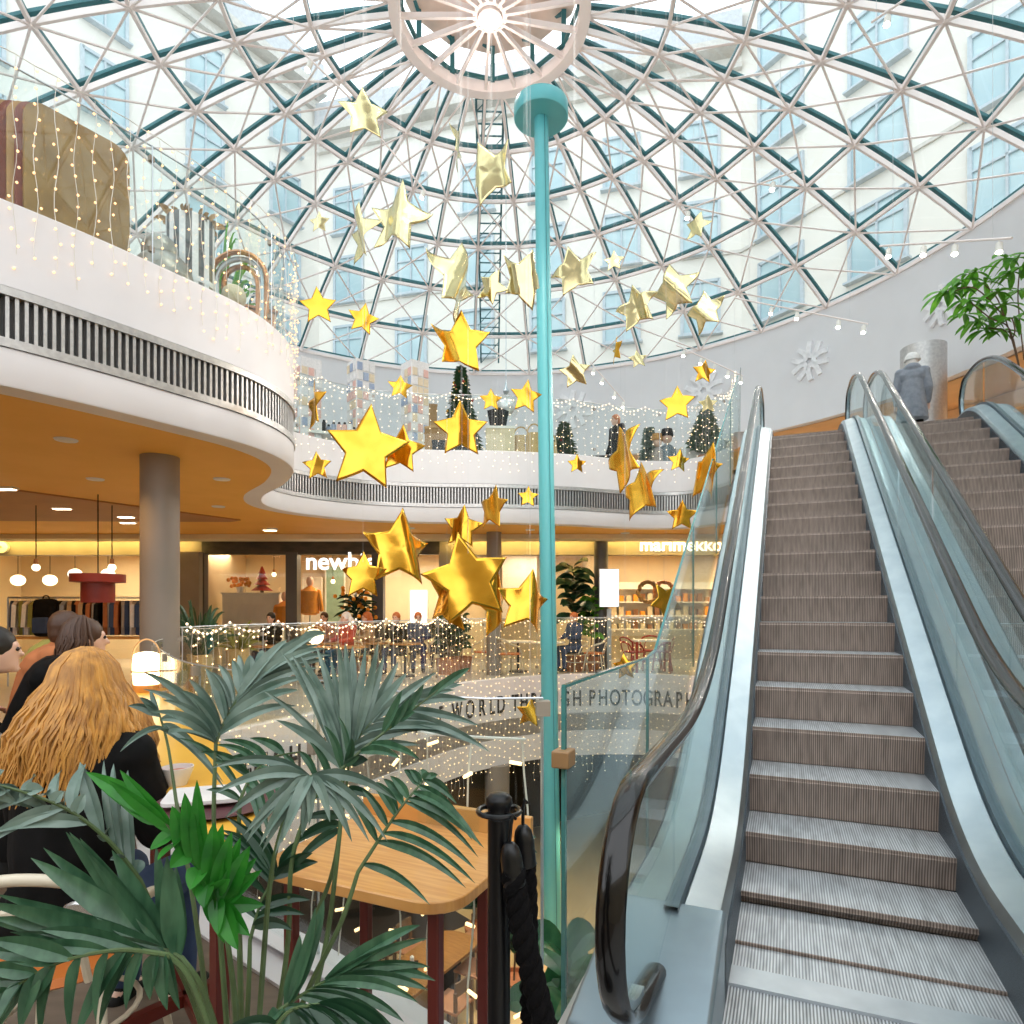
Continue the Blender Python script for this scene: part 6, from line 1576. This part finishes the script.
# shelves with goods and wreaths right
t = thing('wall_shelf', 'white wall shelves full of small warm-coloured goods in the shop below the long sign', 'shelf', (at(668, 600, 18.9).x, 18.9, 0))
mb = MB()
for z in (.9, 1.3, 1.7, 2.1): mb.box((0, 0, z), (3.4, .35, .04))
mb.box((0, .17, 1.5), (3.4, .03, 1.6)); mb.build('boards', 'shop_white', t)
mb = MB()
for z in (.92, 1.32, 1.72):
    for i in range(16): mb.m = random.choice((0, 1, 2)); hh = random.uniform(.12, .26); mb.box((-1.6 + i * .21, -.02, z + hh / 2), (.13, .16, hh))
g = mb.build('goods', ['cloth_orange', 'copper', 'beige_case'], t); g['kind'] = 'stuff'
for k, (px, lab) in enumerate(((648, 'round wreath hanging in the shop window below the long sign, left one'), (664, 'round wreath hanging in the shop window below the long sign, right one'))):
    p = at(px, 592, 16.6); t = thing('hanging_wreath', lab, 'wreath', p); mb = MB()
    for i in range(40): a = 2 * PI * i / 40; mb.ball((.24 * math.cos(a) + random.uniform(-.03, .03), random.uniform(-.05, .05), .26 * math.sin(a)), .055, 6)
    mb.build('ring', ('dry_leaf', 'copper')[k], t); mb = MB(); mb.tube([(0, 0, .25), (0, 0, 2.9 - p.z)], .006, 5); mb.build('cord', 'thread', t)
# clothing rail on the left with garments
x0, x1 = at(8, 600, 12.4).x, at(150, 600, 12.4).x; t = thing('clothing_rail', 'long clothing rail of the left shop, behind the seated people', 'clothing rail', ((x0 + x1) / 2, 12.4, 0)); L = x1 - x0
mb = MB(); mb.tube([(-L / 2, 0, 1.72), (L / 2, 0, 1.72)], .018, 8); mb.build('rail', 'steel_rough', t)
for s in (-1, -.33, .33, 1):
    mb = MB(); mb.tube([(s * L / 2, 0, 0), (s * L / 2, 0, 1.72)], .016, 8); mb.build('upright', 'steel_rough', t)
mb = MB(); mb.box((0, .0, .95), (L, .5, .05)); mb.build('shelf', 'oak', t)
GM = ['cloth_navy', 'cloth_black', 'cloth_olive', 'cloth_grey', 'cloth_tan', 'card_white', 'cloth_rust', 'cloth_bluegrey']
def garment(i, x, m, wide):
    g = MB(); pr = [(-.05, 1.66), (-.22 * wide, 1.58), (-.27 * wide, 1.15), (-.2 * wide, 1.15), (-.17, 1.42), (-.17, 1.0), (.17, 1.0), (.17, 1.42), (.2 * wide, 1.15), (.27 * wide, 1.15), (.22 * wide, 1.58), (.05, 1.66)]
    n = len(pr); vs = [(s * .035, y, z) for s in (-1, 1) for y, z in pr]; tr = tessellate_polygon([[Vector((y, z, 0)) for y, z in pr]])
    g.smooth = False; g.add(vs, [tuple(reversed(q)) for q in tr] + [tuple(k + n for k in q) for q in tr] + [(k, (k + 1) % n, (k + 1) % n + n, k + n) for k in range(n)])
    o = g.build('hanging_garment', m, None, (x, 12.4, 0), random.uniform(.2, .6)); tag(o, 'one of the dark and pale garments hanging close together on the clothing rail', 'clothing', 'garments on the clothing rail')
    h = MB(); h.tube([(0, 0, 1.66), (0, 0, 1.70), (0, .02, 1.735), (0, .03, 1.72)], .004, 5); h.build('hook', 'steel', o)
for i in range(30): garment(i, x0 + .1 + i * (L - .2) / 30, GM[(i * 5 + i // 4) % 8], random.uniform(.9, 1.2))
t = thing('shop_rucksack', 'dark rucksack standing on top of the clothing rail shelf', 'bag', (at(48, 600, 12.2).x, 12.15, .975)); mb = MB(); mb.box((0, 0, .36), (.42, .25, .72)); o = mb.build('body', 'cloth_black', t); bevel(o, .1, 4); mb = MB(); mb.box((0, -.14, .22), (.3, .08, .3)); bevel(mb.build('pocket', 'cloth_navy', t), .03); mb = MB(); mb.tube([(.06 * math.cos(a), 0, .72 + .06 * math.sin(a)) for a in [PI * i / 8 for i in range(9)]], .012, 6); mb.build('handle', 'cloth_black', t)

# pendant lamps
def pend(name, label, px, py, Y, kind):
    p = at(px, py, Y); t = thing(name, label, 'pendant lamp', p); mb = MB(); mb.tube([(0, 0, .05), (0, 0, 3.2 - p.z)], .008, 6); mb.build('cord', 'pot_black', t)
    if kind == 'bulb':
        mb = MB(); mb.lathe([(.03, .1), (.035, .02), (.02, .0)], (0, 0, 0), 12); mb.build('socket', 'copper', t); mb = MB(); mb.ball((0, 0, -.04), .06, 12); mb.build('bulb', 'lamp_glow', t)
    elif kind == 'red':
        mb = MB(); mb.lathe([(.05, .1), (.36, .1), (.36, -.02), (.22, -.03), (.22, -.32), (.2, -.32), (.2, .06), (.05, .08)], (0, 0, 0), 28); mb.build('shade', 'lamp_red', t)
    else:
        mb = MB(); mb.ball((0, 0, -.06), .17, 16, (1, 1, .85)); mb.build('globe', 'lamp_glow' if kind == 'warm' else 'sign_white', t)
pend('pendant_lamp', 'bare bulb pendant on a black cord, left one, above the clothing rail', 36, 565, 10.5, 'bulb')
pend('pendant_lamp', 'bare bulb pendant on a black cord close to the big grey pillar', 112, 565, 10.5, 'bulb')
pend('pendant_lamp', 'dark red drum pendant above the clothing rail', 98, 581, 9.5, 'red')
for px, py, k, lab in ((18, 578, 'warm', 'warm globe pendant farthest left inside the shop'), (50, 578, 'warm', 'warm globe pendant inside the shop, second from the left'), (75, 572, 'cool', 'white globe pendant inside the shop, left of the dark red drum'), (108, 572, 'cool', 'white globe pendant inside the shop, right of the dark red drum')): pend('globe_pendant', lab, px, py, 16.9, k)
pend('globe_pendant', 'small bulb pendant in the shop right of the white glowing name', 333, 580, 17.6, 'bulb')
pend('globe_pendant', 'small bulb pendant in the shop above the red paper tree', 274, 573, 17.6, 'bulb')
# ceiling discs
for i, (x, y) in enumerate(DL):
    mb = MB(); mb.lathe([(.01, 3.235), (.1, 3.235), (.11, 3.248), (.01, 3.248)], (0, 0, 0), 18); o = mb.build('ceiling_light', 'wall_grey', None, (x, y, 0)); tag(o, 'one of the small round recessed lights dotted over the orange-lit ceiling', 'ceiling light', 'recessed ceiling lights')
    g = MB(); g.lathe([(.01, 3.232), (.07, 3.232), (.07, 3.236), (.01, 3.236)], (0, 0, 0), 14); g.build('lens', 'shop_white', o)
for px, py, Y in ((5, 487, 9.2), (126, 517, 12.), (128, 523, 12.8), (270, 527, 14.0), (62, 505, 11.)):
    p = at(px, py, Y); mb = MB(); mb.box((0, 0, 3.235), (.3, .14, .03)); o = mb.build('strip_light', 'shop_white', None, (p.x, Y, 0)); tag(o, 'one of the short bright strip lights under the far ceiling of the shops', 'ceiling light', 'strip lights'); g = MB(); g.box((0, 0, 3.22), (.26, .1, .02)); g.build('lens', 'downlight', o)

# ------------------------------------------------------------------ cafe furniture across the void
def round_table(label, px, Y, m, r=.4, h=.74, group='cafe tables across the void'):
    p = at(px, HY, Y); t = thing('cafe_table', label, 'table', (p.x, Y, 0), 0, group); mb = MB(); mb.lathe([(.01, h - .03), (r, h - .03), (r, h), (.01, h)], (0, 0, 0), 28); mb.build('tabletop', m, t)
    mb = MB(); mb.lathe([(.01, 0), (.24, 0), (.22, .03), (.03, .06), (.03, h - .03)], (0, 0, 0), 16); mb.build('pedestal', 'black_metal', t); return t
round_table('round white cafe table beside the teal pole', 548, 13.9 + .9, 'shop_white'); round_table('round pale cafe table between pillar and teal pole', 518, 15.3, 'shop_white')
def bistro(label, px, Y, rz, m='cream_paint', s='orange_seat'): 
    p = at(px, HY, Y); return tube_chair('bistro_chair', label, (p.x, Y, 0), rz, m, s, 'bistro chairs across the void', 1.08)
bistro('white bentwood chair with orange seat right of the teal pole', 594, 14.8, 1.3); bistro('white bentwood chair right of the far grey pillar', 510, 14.55, -.9); bistro('white bentwood chair left of the far grey pillar', 484, 15.2, .6)
bistro('red wooden chair at the red table beside the glass guard', 634, 15.3, -1.2, 'red_paint', 'red_paint'); bistro('red wooden chair half behind the glass guard', 662, 15.3, 1.3, 'red_paint', 'red_paint'); bistro('red wooden chair on the far side of the red table', 652, 16.0 - .35, 3.0, 'red_paint', 'red_paint')
p = at(650, HY, 15.2); t = thing('red_table', 'rectangular pale-topped table with red legs beside the glass guard', 'table', (p.x, 15.1, 0)); mb = MB(); mb.box((0, 0, .76), (.85, .6, .04)); mb.build('tabletop', 'shop_white', t)
for x in (-.38, .38):
    for y in (-.25, .25): mb = MB(); mb.box((x, y, .37), (.05, .05, .74)); mb.build('leg', 'red_paint', t)
for i, (px, Y) in enumerate(((270, 13.3), (325, 14.5), (350, 13.1), (372, 14.5), (405, 14.25))): round_table(('dark round table before the far left diner', 'dark round table before the diner under the mannequin', 'dark round table before the white-haired diner', 'dark round table before the tan jumper', 'dark round table before the auburn pair')[i], px, Y, 'oak', .36)
p = at(314, 637, 12.9); t = thing('globe_lamp', 'glowing round lamp with a bent handle across the void, above the left palm', 'lamp', (p.x, 12.9, .74)); mb = MB(); mb.lathe([(.01, 0), (.12, 0), (.12, .04), (.01, .05)], (0, 0, 0), 18); mb.build('base', 'oak', t); mb = MB(); mb.ball((0, 0, .2), .19, 18, (1, 1, .85)); mb.build('globe', 'lamp_glow', t); mb = MB(); mb.tube([(.22 * math.cos(a), 0, .22 + .2 * math.sin(a)) for a in [PI * i / 14 for i in range(15)]], .012, 6); mb.build('handle', 'board_edge', t)
round_table('dark round table carrying the glowing globe lamp', 314, 12.9, 'oak', .36)
# plants across the void
p = at(200, HY, 10.6); grass_plant('arching_palm', 'dark green arching palm in a wicker pot just right of the big grey pillar', (p.x, 10.6, 0), 1.85, 46, .75, 'leaf_kentia', 'pot_wicker', .07, 7, .75)
p = at(238, HY, 11.4); grass_plant('arching_palm', 'smaller yellow-green arching plant in a wicker pot, right of the dark palm', (p.x, 11.4, 0), 1.45, 36, .6, 'cloth_olive', 'pot_wicker', .05, 8, .8)
p = at(356, HY, 15.3); t = fig('flower_arrangement', 'big dark bouquet with orange berries under the fat folded star', (p.x, 15.3, 0), 1.75, 70, .5, .12, 'leaf_dark', .3, 3, .55); mb = MB()
for i in range(40): a = random.uniform(0, 6.28); r = random.uniform(.1, .5); mb.ball((r * math.cos(a), r * math.sin(a), random.uniform(1.3, 2.0)), .05, 6)
mb.build('berries', 'cloth_orange', t)['kind'] = 'stuff'
p = at(448, HY, 14.8); fig('potted_shrub', 'broad leafy plant in a terracotta pot behind the dark mirrored star', (p.x, 14.8, 0), 1.5, 60, .35, .16, 'leaf_dark', .3, 6, .4)
p = at(461, HY, 15.4); fig('potted_shrub', 'bushy plant in a terracotta pot directly left of the far grey pillar', (p.x, 15.35, 0), 1.3, 60, .3, .14, 'leaf_kentia', .28, 16, .4)
p = at(574, HY, 15.5); fig('big_leaf_plant', 'tall plant with very large dark leaves right of the teal pole, before the shop', (p.x, 15.45, 0), 2.55, 40, .5, .34, 'leaf_dark', .3, 17, .45)
p = at(590, HY, 15.6); fig('big_leaf_plant', 'yellow-green leafy plant between teal pole and dark far pillar', (p.x, 15.55, 0), 1.95, 50, .35, .2, 'leaf_fresh', .28, 18, .4)
# ------------------------------------------------------------------ dining group on the lower floor
tp_ = onz(425, 962, F0Z + .75); t = thing('dining_table', 'long oak dining table on the lower floor, seen under the bar table', 'table', (tp_.x, tp_.y, F0Z), -.55)
mb = MB(); mb.prism(rrect(-.38, -.95, .38, .95, .3), .71, .75); mb.build('tabletop', 'dark_oak', t)
for y in (-.6, .6): mb = MB(); mb.box((0, y, .36), (.3, .1, .7)); mb.build('leg', 'pot_black', t)
def wood_chair(label, px, py, rz):
    q = onz(px, py, F0Z + .45); t = thing('dining_chair', label, 'chair', (q.x, q.y, F0Z), rz, 'dining chairs on the lower floor')
    mb = MB(); mb.box((0, 0, .45), (.44, .44, .04)); bevel(mb.build('seat', 'seat_brown', t), .01); mb = MB(); pts = [Vector((.2 * math.sin(a), -.2 - .05 * math.cos(a) + .05, .74)) for a in [-1.1 + 2.2 * i / 8 for i in range(9)]]
    mb.sweep([(p, Vector((0, 1, 0)), UPZ) for p in pts], [(-.012, -.09), (.012, -.09), (.012, .09), (-.012, .09)], closed=True); mb.build('backrest', 'bark', t)
    for x in (-.19, .19):
        for y in (-.19, .19): mb = MB(); mb.box((x, y, .225 if y > 0 else .36), (.04, .04, .45 if y > 0 else .72)); mb.build('leg', 'bark', t)
for a in (('dining chair at the head of the lower table, farthest away', 476, 938, 2.6), ('dining chair left of the lower table, far one', 412, 948, -2.1), ('dining chair left of the lower table, near one', 388, 976, -2.1), ('dining chair right of the lower table, far one', 474, 968, 1.05), ('dining chair right of the lower table, near one', 452, 1002, 1.05)): wood_chair(*a)
b = onz(412, 970, F0Z + .75); t = thing('table_caddy', 'small dark caddy standing on the lower dining table', 'caddy', (b.x, b.y, F0Z + .752)); mb = MB(); mb.box((0, 0, .05), (.16, .12, .1)); mb.build('box', 'pot_black', t); mb = MB(); mb.lathe([(.01, .1), (.03, .1), (.03, .18), (.01, .2)], (0, 0, 0), 10); mb.build('bottle', 'porcelain', t)
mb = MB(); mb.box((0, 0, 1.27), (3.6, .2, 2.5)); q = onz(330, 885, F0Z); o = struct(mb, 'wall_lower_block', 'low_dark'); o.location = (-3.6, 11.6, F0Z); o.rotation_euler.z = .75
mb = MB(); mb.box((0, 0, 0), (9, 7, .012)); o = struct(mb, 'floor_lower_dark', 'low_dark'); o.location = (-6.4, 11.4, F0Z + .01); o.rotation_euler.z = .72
